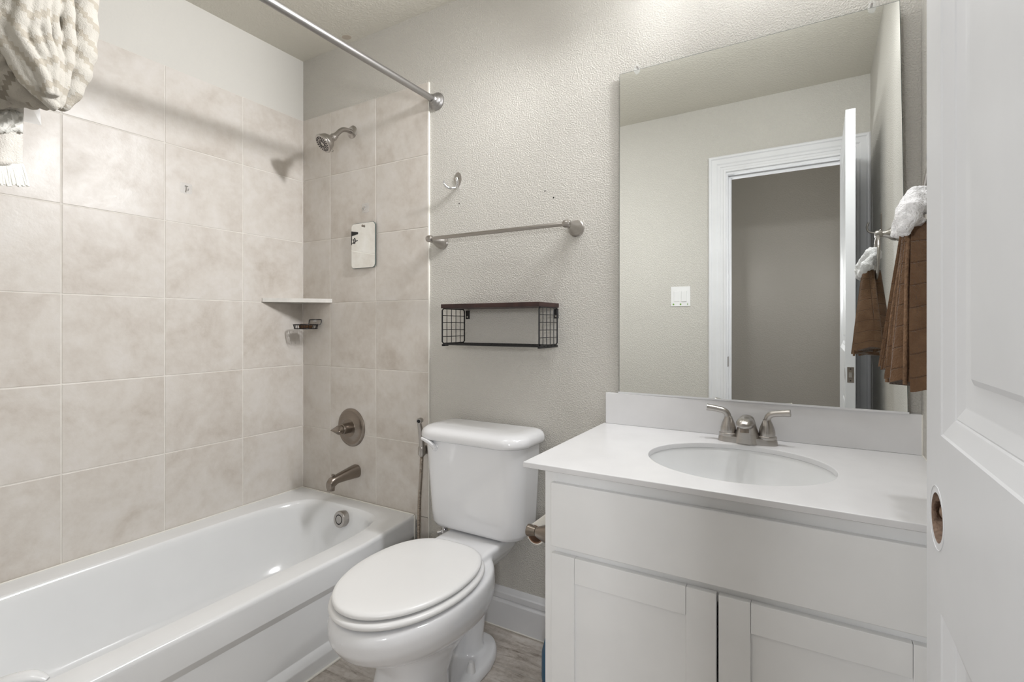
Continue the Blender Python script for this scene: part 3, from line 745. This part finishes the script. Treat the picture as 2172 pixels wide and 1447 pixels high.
for s_ in (-1, 1):
    bm = NB(); lathe(bm, (TC+s_*.080, -.295, .034), (0, 0, 1), [(0, .0155), (.010, .014), (.030, .010), (.034, .008), (.035, .004)], 24); part('bolt_cap', bm, 'plastic', to)
bm = NB(); lathe(bm, (1.005, -.125, .390), (0, 0, -1), [(-.02, .008), (.004, .008), (.004, .0135), (.016, .0135), (.017, .009), (.026, .009)], 16); tube(bm, [(1.005, -.125, .378), (.985, -.14, .372)], .008, 12)
part('supply_fitting', bm, 'chrome', to, label='chrome tee fitting under the tank')
bm = NB(); lathe(bm, (1.185, -.118, .265), (.9, -.3, 0), [(-.0, .017), (.012, .018), (.016, .015), (.018, .008)], 24)
part('side_cap', bm, 'plastic', to)

# bidet sprayer
bs_ = thing('bidet_sprayer', 'slim nickel bidet sprayer with ribbed metal hose beside toilet tank', 'sprayer', (.81, 0, .35))
bm = NB(); box(bm, .790, .822, -.012, -.0005, .618, .652, .003); lathe(bm, (.806, -.028, .617), (0, 0, 1), [(0, .014), (.003, .0155), (.030, .0155), (.034, .0135)], 24); box(bm, .800, .812, -.024, -.008, .626, .646, .002)
part('wall_clip', bm, 'nickel', bs_)
bm = NB(); p_ = spline([(.806, -.028, .612), (.808, -.030, .66), (.8075, -.036, .71), (.808, -.045, .752)], 8); tube(bm, p_, lerpl([.0105, .0115, .0105, .0085], len(p_)), 20)
lathe(bm, (.808, -.040, .762), (.25, -1, -.1), [(-.012, .008), (-.004, .0115), (.010, .0125), (.013, .011)], 24)
wd = part('wand', bm, 'nickel', bs_)
bm = NB(); lathe(bm, Vector((.808, -.040, .762))+Vector((.25, -1, -.1)).normalized()*.0125, (.25, -1, -.1), [(0, .0075), (.0015, .007)], 20); part('nozzle', bm, 'black', wd)
hp = spline([(.806, -.028, .617), (.806, -.032, .55), (.803, -.036, .47), (.799, -.036, .40), (.797, -.036, .33), (.800, -.040, .26), (.815, -.045, .20), (.85, -.05, .17), (.88, -.045, .17)], 26)
bm = NB(); tube(bm, hp, [.0072+.0009*(1 if i % 2 else -1) for i in range(len(hp))], 12); part('hose', bm, 'hose', bs_, smooth=60)
bm = NB(); lathe(bm, (.885, WB, .17), (0, -1, 0), [(0, .028), (.004, .027), (.006, .010), (.06, .010), (.062, .014), (.09, .012)], 24); part('supply_valve', bm, 'chrome', bs_)

# ================================================================ vanity
VX0, VX1, VYF, VT = 1.645, XR-.001, -.52, .811
vn = thing('vanity_cabinet', 'white shaker vanity cabinet under the sink counter', 'cabinet', (2.05, -.26, 0))
bm = NB(); box(bm, VX0, VX0+.016, VYF+.018, WB-.002, .09, VT-.002, .0005); box(bm, VX1-.016, VX1, VYF+.018, WB-.002, .09, VT-.002, .0005); box(bm, VX0+.016, VX1-.016, -.012, WB-.002, .09, .55); box(bm, VX0+.016, VX1-.016, VYF+.018, -.012, .09, .106); box(bm, VX0+.01, VX1, VYF+.075, WB-.002, 0, .09)
part('carcass', bm, 'cabinet', vn, smooth=0)
bm = NB()
box(bm, VX0, VX0+.032, VYF, VYF+.018, .09, VT-.002, .0008); box(bm, VX1-.045, VX1, VYF, VYF+.018, .09, VT-.002, .0008)
box(bm, VX0+.032, VX1-.045, VYF, VYF+.018, VT-.05, VT-.002, .0005); box(bm, VX0+.032, VX1-.045, VYF, VYF+.018, .59, .64, .0005); box(bm, VX0+.032, VX1-.045, VYF, VYF+.018, .09, .115, .0005)
part('face_frame', bm, 'cabinet', vn, smooth=0)
FY = VYF-.0165
bm = NB(); box(bm, 1.668, 2.425, FY, VYF-.001, .629, .781, .0025, 3); part('drawer_front', bm, 'cabinet', vn)
def shaker(x0, x1, z0, z1, s=.060):
    bm = NB()
    box(bm, x0, x0+s, FY, VYF-.001, z0, z1, .002, 2); box(bm, x1-s, x1, FY, VYF-.001, z0, z1, .002, 2)
    box(bm, x0+s+.0003, x1-s-.0003, FY, VYF-.001, z1-s, z1, .0018, 2); box(bm, x0+s+.0003, x1-s-.0003, FY, VYF-.001, z0, z0+s, .0018, 2)
    box(bm, x0+s-.002, x1-s+.002, FY+.0065, VYF-.004, z0+s-.002, z1-s+.002)
    return bm
part('door', shaker(1.670, 2.044, .10, .613), 'cabinet', vn); part('door', shaker(2.048, 2.423, .10, .613), 'cabinet', vn)
# toilet roll holder on the cabinet side
tp = thing('toilet_roll_holder', 'nickel toilet roll holder on the vanity side facing the toilet', 'holder', (1.60, -.4, .62))
for y in (-.468, -.335):
    bm = NB(); lathe(bm, (VX0, y, .622), (-1, 0, 0), [(0, .0265), (.004, .0265), (.006, .0245), (.012, .0245), (.028, .021), (.045, .015), (.052, .0125)], 32); p_ = part('post', bm, 'nickel_dark', tp)
    s_ = -1 if y < -.4 else 1
    bm = NB(); lathe(bm, (1.583, y+.012*-s_*0, .622), (-1, 0, 0), [(-.008, .0115), (0, .0125), (.012, .0155), (.016, .015), (.018, .010)], 28); part('end_knob', bm, 'nickel_dark', p_)
bm = NB(); tube(bm, [(1.583, -.475, .622), (1.583, -.33, .622)], .0085, 18); part('roller', bm, 'nickel_dark', tp)
bm = NB(); rr = []
n_ = 40
lathe_r = [(.0225, 0), (.0255, 0), (.0255, 1), (.0225, 1)]
rings = []
for r_, e_ in lathe_r+[lathe_r[0]]:
    rings.append([Vector((1.583+math.cos(a)*r_, (-.457 if e_ == 0 else -.350), .609+math.sin(a)*r_*1.05)) for a in (2*PI*k/n_ for k in range(n_))])
loft(bm, rings, False, False)
rl = solo('toilet_roll', bm, 'paper', 'nearly used up white toilet roll on the holder beside vanity', 'toilet roll')
bm = NB(); rings = []
for r_, e_ in ((.0195, 0), (.0222, 0), (.0222, 1), (.0195, 1), (.0195, 0)):
    rings.append([Vector((1.583+math.cos(a)*r_, (-.459 if e_ == 0 else -.348), .609+math.sin(a)*r_*1.05)) for a in (2*PI*k/n_ for k in range(n_))])
loft(bm, rings, False, False); part('cardboard_core', bm, 'card', rl)
# brush holder half hidden behind the cabinet
bh = thing('toilet_brush', 'blue and black toilet brush pot just visible behind vanity corner', 'brush', (1.572, -.262, 0))
bm = NB(); lathe(bm, (1.572, -.262, .001), (0, 0, 1), [(0, .066), (.004, .072), (.05, .074), (.085, .066), (.095, .060)], 40); part('base', bm, 'rubber', bh)
bm = NB(); lathe(bm, (1.572, -.262, .094), (0, 0, 1), [(0, .064), (.02, .067), (.09, .066), (.12, .058), (.135, .02), (.14, .012), (.42, .011), (.43, .006)], 40); part('canister', bm, 'blue', bh)

# countertop with oval cut-out, integral bowl, backsplash
CX0, CX1, CY0 = 1.600, XR-.001, -.550; CT = .8245; CB = .811
ct = thing('sink_counter', 'white stone vanity counter with backsplash and oval basin', 'countertop', (2.03, -.27, CB))
ex, ey, erx, ery = 2.053, -.2915, .2115, .1755
NE = 96
def rect_ring(z, d):
    pts = []
    for i in range(NE):
        a = 2*PI*i/NE; c, s = math.cos(a), math.sin(a); t = 1e9
        for nx_, lim in (((1, 0), CX1-d-ex), ((-1, 0), ex-CX0-d), ((0, 1), WB-.002-ey), ((0, -1), ey-CY0-d)):
            dd = c*nx_[0]+s*nx_[1]
            if dd > 1e-6: t = min(t, lim/dd)
        pts.append(Vector((ex+c*t, ey+s*t, z)))
    for px_, py_ in ((CX0+d, WB-.002), (CX1-d, WB-.002), (CX0+d, CY0+d), (CX1-d, CY0+d)):
        k = min(range(NE), key=lambda q: (pts[q].x-px_)**2+(pts[q].y-py_)**2); pts[k] = Vector((px_, py_, z))
    return pts
def ell(z, k=1, dr=0): return [Vector((ex+math.cos(a)*(erx*k+dr), ey+math.sin(a)*(ery*k+dr), z)) for a in (2*PI*i/NE for i in range(NE))]
bm = NB()
rings = [rect_ring(CB, .001), rect_ring(CB+.001, 0), rect_ring(CT-.002, 0), rect_ring(CT-.0006, .0006), rect_ring(CT, .002)]
rings += [[a.lerp(b2, .5) for a, b2 in zip(rings[-1], ell(CT, 1, .003))], ell(CT, 1, .003), ell(CT-.0008, 1, .0008), ell(CT-.003, 1, 0), ell(CB+.001, 1, 0), ell(CB, 1, .001)]
rings.append(rings[0])
R_ = [[bm.verts.new(p) for p in r] for r in rings[:-1]]
for i in range(len(R_)):
    i2 = (i+1) % len(R_)
    for j in range(NE): bm.faces.new((R_[i][j], R_[i][(j+1) % NE], R_[i2][(j+1) % NE], R_[i2][j]))
part('slab', bm, 'counter', ct, smooth=50)
bm = NB(); loft(bm, [ell(CB+.0002, 1, .012), ell(CB-.0006, 1, .002), ell(CB-.004, 1, .0012), ell(CB-.02, .985), ell(CB-.06, .94), ell(CB-.10, .82), ell(CB-.125, .62), ell(CB-.135, .35), ell(CB-.137, .12)], False, True)
bs2 = part('basin', bm, 'basin', ct, smooth=60); mods(bs2, ('SOLIDIFY', dict(thickness=.006, offset=1)))
bm = NB(); lathe(bm, (ex, ey, CB-.1365), (0, 0, 1), [(0, .022), (.002, .022), (.003, .018), (.002, .012)], 28); part('drain', bm, 'nickel', bs2)
bm = NB(); box(bm, 1.608, XR-.0002, -.012, WB-.001, CT+.0001, .928, .0014, 2); part('backsplash', bm, 'counter', ct)
bm = NB(); tube(bm, [(XR-.001, -.0125, CT), (XR-.001, -.0125, .928)], .002, 8); tube(bm, [(XR-.001, -.548, CT), (XR-.001, -.013, CT)], .0018, 8); part('caulk_bead', bm, 'caulk', ct)
# faucet
fa = thing('sink_faucet', 'brushed nickel two-handle faucet behind the oval sink', 'faucet', (2.057, -.075, CT))
fx, fy, fz = 2.057, -.074, CT
bm = NB()
def dumb(z, k):  # base plate outline pinched in the middle
    pts = []
    for i in range(72):
        a = 2*PI*i/72; c, s = math.cos(a), math.sin(a)
        x = math.copysign(abs(c)**.6, c)*.0775*k; yy = math.copysign(abs(s)**.7, s)*(.0265 if abs(x) > .03 else .0265+.004*(1-abs(x)/.03))*k
        pts.append(Vector((fx+x, fy+yy, z)))
    return pts
loft(bm, [dumb(fz, 1), dumb(fz+.002, 1.01), dumb(fz+.014, .985), dumb(fz+.0175, .95), dumb(fz+.018, .9)])
part('base_plate', bm, 'nickel', fa, smooth=40)
bm = NB(); rr = []
for z_, hw_, yb_, yf_ in ((.001, .0385, -.046, -.1085), (.020, .033, -.049, -.1075), (.038, .0275, -.051, -.107), (.052, .0235, -.054, -.108), (.064, .0205, -.060, -.108), (.073, .018, -.068, -.108), (.078, .012, -.078, -.104), (.0795, .004, -.084, -.096)):
    rr.append([Vector((fx+math.copysign(abs(math.cos(a))**.8, math.cos(a))*hw_, (yb_+yf_)/2+math.sin(a)*(yb_-yf_)/2, fz+z_)) for a in (2*PI*k/32 for k in range(32))])
loft(bm, rr); rr = []
for y, z0_, z1_, w_ in ((-.075, .045, .068, .012), (-.085, .038, .0755, .019), (-.105, .040, .080, .0215), (-.125, .045, .0815, .0225), (-.145, .049, .080, .022), (-.158, .052, .076, .0195), (-.167, .055, .070, .014), (-.170, .059, .065, .006)):
    zc, hz = (z0_+z1_)/2, (z1_-z0_)/2
    flare = 1
    ring = []
    for k in range(32):
        a = 2*PI*k/32; s = math.sin(a); ww = w_
        ring.append(Vector((fx+math.cos(a)*ww, y, fz+zc+s*hz)))
    rr.append(ring)
loft(bm, rr); fs_ = part('spout', bm, 'nickel', fa, smooth=60)
bm = NB(); lathe(bm, (fx, -.148, fz+.060), (0, -.12, -1), [(0, .0115), (.018, .0115), (.0185, .009)], 24); part('aerator', bm, 'nickel_dark', fs_)
for s_ in (-1, 1):
    hx = fx+s_*.0505
    bm = NB(); lathe(bm, (hx, fy, fz+.016), (0, 0, 1), [(0, .0245), (.002, .0255), (.007, .025), (.009, .021), (.013, .0212), (.022, .0208), (.034, .0175), (.044, .0135), (.050, .0108), (.053, .0104)], 36)
    h_ = part('handle_base', bm, 'nickel', fa)
    p_ = spline([(hx, fy, fz+.062), (hx+s_*.002, fy, fz+.074), (hx+s_*.010, fy-.002, fz+.084), (hx+s_*.028, fy-.004, fz+.089), (hx+s_*.058, fy-.008, fz+.093)], 6)
    bm = NB(); tube(bm, p_, lerpl([.0104, .0102, .0098, .0098, .0112], len(p_)), 20, flat=.88); part('lever', bm, 'nickel', h_, smooth=50)

# ================================================================ wall mirror
mi = thing('wall_mirror', 'large frameless wall mirror above the vanity reflecting the doorway', 'mirror', (2.04, 0, .93))
def mpt(x, z, dy=0): return Vector((x, -.008-.0113*(x-1.652)+dy, z))
def mquad(dy0, dy1, g):
    bm = NB(); q = [(1.654+g, .930+g), (2.432-g, .930+g), (2.415-g, 1.996-g), (1.656+g, 1.996-g)]
    loft(bm, [[mpt(a, b2, dy0) for a, b2 in q], [mpt(a, b2, dy1) for a, b2 in q]]); return bm
part('backing', mquad(.0055, .0006, 0), 'glassedge', mi, smooth=0)
part('mirror_glass', mquad(.0006, 0, .0012), 'mirror', mi, smooth=0)
bm = NB(); q_ = []
for x_ in (1.652, 2.434): q_.append([mpt(x_, .9285, .005), mpt(x_, .9285, -.0022), mpt(x_, .9335, -.0022), mpt(x_, .9335, -.0008), mpt(x_, .930, -.0008), mpt(x_, .930, .005)])
loft(bm, q_); part('bottom_channel', bm, 'trim', mi, smooth=0)
for x in (1.716, 2.355):
    bm = NB(); rr = []
    for h, k in ((.0, 1), (-.003, 1), (-.005, .8)):
        y_ = mpt(x, 0).y
        rr.append([Vector((x+math.cos(a)*.010*k, y_-.001+h, 1.997+math.sin(a)*.016*k)) for a in (2*PI*q/24 for q in range(24))])
    loft(bm, rr); cl = part('mirror_clip', bm, 'clear', mi)
    bm = NB(); lathe(bm, (x, .008, 2.006), (0, -1, 0), [(0, .003), (.014-mpt(x, 0).y-.006, .003), (.015-mpt(x, 0).y-.006, .002)], 12); part('screw', bm, 'nickel_dark', cl)

# ================================================================ front wall switch
sw = thing('light_switch', 'white double rocker switch plate left of the doorway, seen in mirror', 'switch', (1.478, YF, 1.33))
bm = NB(); box(bm, 1.419, 1.538, YF, YF+.005, 1.272, 1.396, .002, 2); part('cover_plate', bm, 'plastic', sw)
for x, t_ in ((1.455, .0), (1.501, .002)):
    bm = NB(); box(bm, x-.0165, x+.0165, YF+.004, YF+.0085+t_, 1.301, 1.367, .0015, 2); part('rocker', bm, 'plastic', sw)
for x in (1.435, 1.479, 1.522):
    bm = NB(); lathe(bm, (x, YF+.0048, 1.285), (0, 1, 0), [(0, .0055), (.0006, .0055)], 6 if x > 1.5 else 10, sx=.5 if x > 1.5 else 1); part('sticker', bm, 'green', sw, label='small green sticker')

# ================================================================ open door (parallel to the right wall)
DXF, DXB, DY0, DY1, DZ0, DZ1 = 2.3265, 2.3615, -.855, -1.548, .012, 2.050
dr = struct('door_1', NB(), 'doorpaint')
dr.location = (DXF, DY0, 0)
def door_mesh():
    bm = NB()
    # nested rings on each face: (inset, depth)
    steps = [(0, 0), (.002, .0015), (.019, .0075), (.0205, .0090), (.022, .0085), (.034, .0125), (.036, .0130), (.060, .0130), (.066, .0095), (.07, .0093)]
    W = DY0-DY1; st = .068; ps = [(st, W-st, 1.042, 1.93), (st, W-st, .22, .856)]
    for side in (0, 1):
        X = (lambda h: h) if side == 0 else (lambda h: (DXB-DXF)-h)
        ys = [0, st, W-st, W]; zs = [DZ0, ps[1][2], ps[1][3], ps[0][2], ps[0][3], DZ1]
        g = {}
        for i, s in enumerate(ys):
            for j, z in enumerate(zs): g[i, j] = bm.verts.new((X(0), -s, z))
        for i in range(3):
            for j in range(5):
                if i == 1 and j in (1, 3): continue
                bm.faces.new((g[i, j], g[i+1, j], g[i+1, j+1], g[i, j+1]))
        for (s0, s1, z0, z1), j in ((ps[0], 3), (ps[1], 1)):
            prev = [g[1, j], g[2, j], g[2, j+1], g[1, j+1]]
            for d, h in steps[1:]:
                cur = [bm.verts.new((X(h), -(s0+d), z0+d)), bm.verts.new((X(h), -(s1-d), z0+d)), bm.verts.new((X(h), -(s1-d), z1-d)), bm.verts.new((X(h), -(s0+d), z1-d))]
                for k in range(4): bm.faces.new((prev[k], prev[(k+1) % 4], cur[(k+1) % 4], cur[k]))
                prev = cur
            bm.faces.new(prev)
    # edges
    w_ = DXB-DXF
    for s in (0, W):
        v_ = [bm.verts.new((x, -s, z)) for x, z in ((0, DZ0), (w_, DZ0), (w_, DZ1), (0, DZ1))]; bm.faces.new(v_)
    for z in (DZ0, DZ1):
        v_ = [bm.verts.new((x, -s, z)) for x, s in ((0, 0), (w_, 0), (w_, W), (0, W))]; bm.faces.new(v_)
    bmesh.ops.remove_doubles(bm, verts=bm.verts, dist=1e-5)
    # split long edges at frame crossings so the shell is closed
    bmesh.ops.recalc_face_normals(bm, faces=bm.faces)
    return bm
bm = door_mesh(); me = bpy.data.meshes.new('door_1'); 
# weld t-junctions: dissolve through a boolean-friendly solid
bm.to_mesh(me); bm.free(); me.materials.append(M['doorpaint']); me.materials.append(M['woodcore']); dr.data = me
# bored hole for the missing knob
BOR_S, BOR_Z, BOR_R = .051, .950, .0262
cbm = NB(); lathe(cbm, (DXF-.02, DY0-BOR_S, BOR_Z), (1, 0, 0), [(0, BOR_R), (.0475, BOR_R)], 40)
lathe(cbm, (DXF+.018, DY0-BOR_S+.06, BOR_Z), (0, -1, 0), [(0, .0115), (.05, .0115)], 24)
cme = bpy.data.meshes.new('cutter'); cbm.to_mesh(cme); cbm.free(); cme.materials.append(M['woodcore']); cut = bpy.data.objects.new('cutter', cme); COL.objects.link(cut)
bo = dr.modifiers.new('bore', 'BOOLEAN'); bo.operation = 'DIFFERENCE'; bo.object = cut; bo.solver = 'EXACT'; bo.use_self = True; bo.use_hole_tolerant = True
try: bo.material_mode = 'TRANSFER'
except Exception: pass
bake(dr); bpy.data.objects.remove(cut); dr['kind'] = 'structure'
dr.data.set_sharp_from_angle(angle=math.radians(15))
bm = NB(); tube(bm, [(DXF-.0002, DY0-BOR_S+math.cos(a)*(BOR_R+.006), BOR_Z+math.sin(a)*(BOR_R+.0075)) for a in (2*PI*k/40 for k in range(40))], .00045, 6, closed=True); part('rosette_mark', bm, 'doorpaint', dr)
bm = NB(); box(bm, DXF+.006, DXB-.005, DY0-.001, DY0+.0012, .918, .982, .0005); lp = part('latch_plate', bm, 'nickel_dark', dr)
bm = NB(); box(bm, DXF+.011, DXB-.011, DY0, DY0+.006, .939, .961, .002); part('latch_bolt', bm, 'nickel', lp)
for z in (.926, .974):
    bm = NB(); lathe(bm, ((DXF+DXB)/2, DY0+.001, z), (0, 1, 0), [(0, .003), (.0006, .003)], 10); part('screw', bm, 'darkhole', lp)
for z in (.25, 1.05, 1.82):
    bm = NB(); tube(bm, [(DXB+.004, DY1+.004, z-.045), (DXB+.004, DY1+.004, z+.045)], .005, 10); part('hinge', bm, 'nickel', dr)

# ================================================================ towel ring, towels, hook behind door
RX, RY, RZ = 2.400, -.457, 1.380
trg = thing('towel_ring', 'brushed nickel towel ring on the right wall above counter', 'towel ring', (XR, RY, 1.455))
bm = NB(); lathe(bm, (XR, RY, 1.462), (-1, 0, 0), [(0, .0265), (.005, .0265), (.007, .0245), (.011, .025), (.020, .0225), (.030, .0155), (.040, .0105), (.046, .0095), (.049, .0115), (.055, .0135), (.063, .0135), (.067, .011), (.069, .006)], 36)
part('post', bm, 'nickel', trg)
bm = NB(); tube(bm, [(RX+.003*math.cos(a), RY+math.sin(a)*.070, RZ+math.cos(a)*.076) for a in (2*PI*k/56 for k in range(56))], .0047, 14, closed=True); part('ring', bm, 'nickel', trg)
def hang_towel(name, yc, xc, z_top, z_bot, w_top, w_bot, th, amp, pleats, ph, slant, nt=30, ns=96, lean=0, hem=True):
    bm = NB(); rings = []
    for i in range(nt+1):
        t = i/nt; z = z_top+(z_bot-z_top)*t
        wd_ = w_top+(w_bot-w_top)*(t**.75); am = amp*(.25+.75*t)
        ring = []
        for k in range(ns):
            a = 2*PI*k/ns; s = math.cos(a); side = math.sin(a)
            fold = am*math.sin(s*PI*pleats/2+ph+t*.5)
            tt = (th+.004*t)*(abs(side)**.5)*(1 if side >= 0 else -1)
            zz = z + slant*s*t + .004*math.sin(s*7+ph)*t + (-.01*abs(math.sin(s*PI*pleats/2+ph)))*t
            ring.append(Vector((xc+lean*t+fold+tt*.5*.8, yc+s*wd_/2, zz)))
        rings.append(ring)
    def uvf(i, k):
        a = 2*PI*k/ns; s = math.cos(a); side = 0 if math.sin(a) >= 0 else .5
        return (s*.5*w_bot*1.55+side, i/nt*(z_top-z_bot))
    loft(bm, rings, uvs=uvf); return bm
tw = thing('hand_towel', 'brown grid-pattern terry hand towel hanging from the towel ring', 'towel', (2.37, -.457, 1.06))
bm = hang_towel('cloth', -.452, 2.376, 1.345, 1.072, .075, .215, .020, .034, 9, .6, .018, lean=-.004); cl1 = part('towel_cloth', bm, 'towel', tw, smooth=70)
bm = hang_towel('cloth', -.470, 2.398, 1.340, 1.085, .06, .19, .020, .026, 5, 2.0, -.015, lean=.010); cl2 = part('towel_cloth', bm, 'towel', tw, smooth=70)
for y_, x_, zb_ in ((-.487, -.034, 1.062), (-.452, -.038, 1.050), (-.53, -.022, 1.055), (-.41, -.03, 1.07)):
    bm = NB(); p_ = spline([(2.368, -.457+(y_+.457)*.25, 1.345), (2.366+x_*.3, -.457+(y_+.457)*.6, 1.26), (2.370+x_*.75, y_, 1.15), (2.374+x_, y_-.002, zb_)], 8)
    tube(bm, p_, .0034, 10); part('hem', bm, 'stitch', tw, smooth=60)
# white washcloth draped on the ring
bm = NB()
p_ = spline([(2.352, -.520, 1.318), (2.360, -.505, 1.350), (2.372, -.480, 1.372), (2.384, -.450, 1.385), (2.388, -.420, 1.392), (2.388, -.395, 1.375)], 8)
tube(bm, p_, lerpl([.008, .020, .020, .026, .024, .010], len(p_)), 18)
p_ = spline([(2.376, -.50, 1.350), (2.366, -.475, 1.334), (2.372, -.44, 1.342), (2.380, -.41, 1.350)], 8); tube(bm, p_, lerpl([.012, .018, .018, .010], len(p_)), 16)
p_ = spline([(2.356, -.40, 1.332), (2.366, -.39, 1.352), (2.38, -.40, 1.372)], 8); tube(bm, p_, lerpl([.006, .016, .014], len(p_)), 16)
wc = solo('washcloth', bm, 'whiteterry', 'white terry washcloth crumpled over the brown towel on ring', 'washcloth', smooth=0)
tx = bpy.data.textures.new('cloth_clouds', 'CLOUDS'); tx.noise_scale = .018
mods(wc, ('REMESH', dict(mode='VOXEL', voxel_size=.003, use_smooth_shade=True)), ('DISPLACE', dict(texture=tx, strength=.014, mid_level=.5)), ('SMOOTH', dict(factor=.5, iterations=2)))
ch = thing('coat_hook', 'small double coat hook on right wall behind the open door', 'hook', (XR, -1.01, 1.60))
bm = NB(); box(bm, XR-.004, XR, -1.022, -1.000, 1.545, 1.635, .0015, 2); part('backplate', bm, 'nickel_dark', ch)
bm = NB(); p_ = spline([(XR-.003, -1.011, 1.565), (XR-.02, -1.011, 1.553), (XR-.045, -1.011, 1.560), (XR-.052, -1.011, 1.580), (XR-.046, -1.011, 1.600)], 6); tube(bm, p_, .0042, 12); part('hook_arm', bm, 'nickel', ch)

# ================================================================ light fixtures; ceiling and hall ones are added fill
vl = thing('vanity_light', 'nickel bar light with three lit frosted globes above mirror', 'light', (2.04, 0, 2.225))
bm = NB(); box(bm, 1.70, 2.38, -.025, WB-.001, 2.26, 2.32, .006, 2); part('backplate', bm, 'nickel', vl)
for (x, y, z) in GLOBES:
    bm = NB(); tube(bm, spline([(x, -.02, z+.065), (x, -.08, z+.070), (x, y, z+.064), (x, y, z+.045)], 5), .008, 12); part('arm', bm, 'nickel', vl)
    bm = NB(); lathe(bm, (x, y, z+.052), (0, 0, -1), [(0, .016), (.004, .024), (.02, .038), (.05, .050), (.078, .045), (.094, .028), (.10, .008)], 32); part('globe', bm, 'globe', vl)
cl = thing('ceiling_fill', 'added round flush ceiling fill lamp with frosted dome', 'light', CEIL_FILL)
bm = NB(); lathe(bm, (CEIL_FILL[0], CEIL_FILL[1], H-.0005), (0, 0, -1), [(0, .16), (.02, .16), (.024, .15)], 48); part('trim_ring', bm, 'nickel', cl)
bm = NB(); lathe(bm, (CEIL_FILL[0], CEIL_FILL[1], H-.022), (0, 0, -1), [(0, .148), (.02, .14), (.04, .11), (.055, .06), (.058, .01)], 48); part('dome', bm, 'dome', cl)
for (x, y, z) in HALL_FILLS:  # bodies for the added fill lamps, unseen in the mirror
    sc = thing('hall_fill_lamp', 'added unseen hall fill lamp '+('left' if x < 2 else 'right')+' of the bathroom doorway view', 'light', (x, y, z))
    bm = NB(); lathe(bm, (x, -2.649, z), (0, 1, 0), [(0, .06), (.012, .06), (.016, .05)], 32); part('backplate', bm, 'nickel', sc)
    bm = NB(); lathe(bm, (x, y, z-.09), (0, 0, 1), [(0, .03), (.02, .05), (.09, .058), (.16, .05), (.18, .03)], 32); part('shade', bm, 'shade', sc)
# ceiling speck near the corner
bm = NB(); lathe(bm, (.355, -.03, H), (0, 0, -1), [(0, .018), (.0012, .016)], 20, sx=1, sy=1.3)
struct('stain', bm, plain('ceiling_stain', (.50, .44, .37), .8), bpy.data.objects['ceiling'])
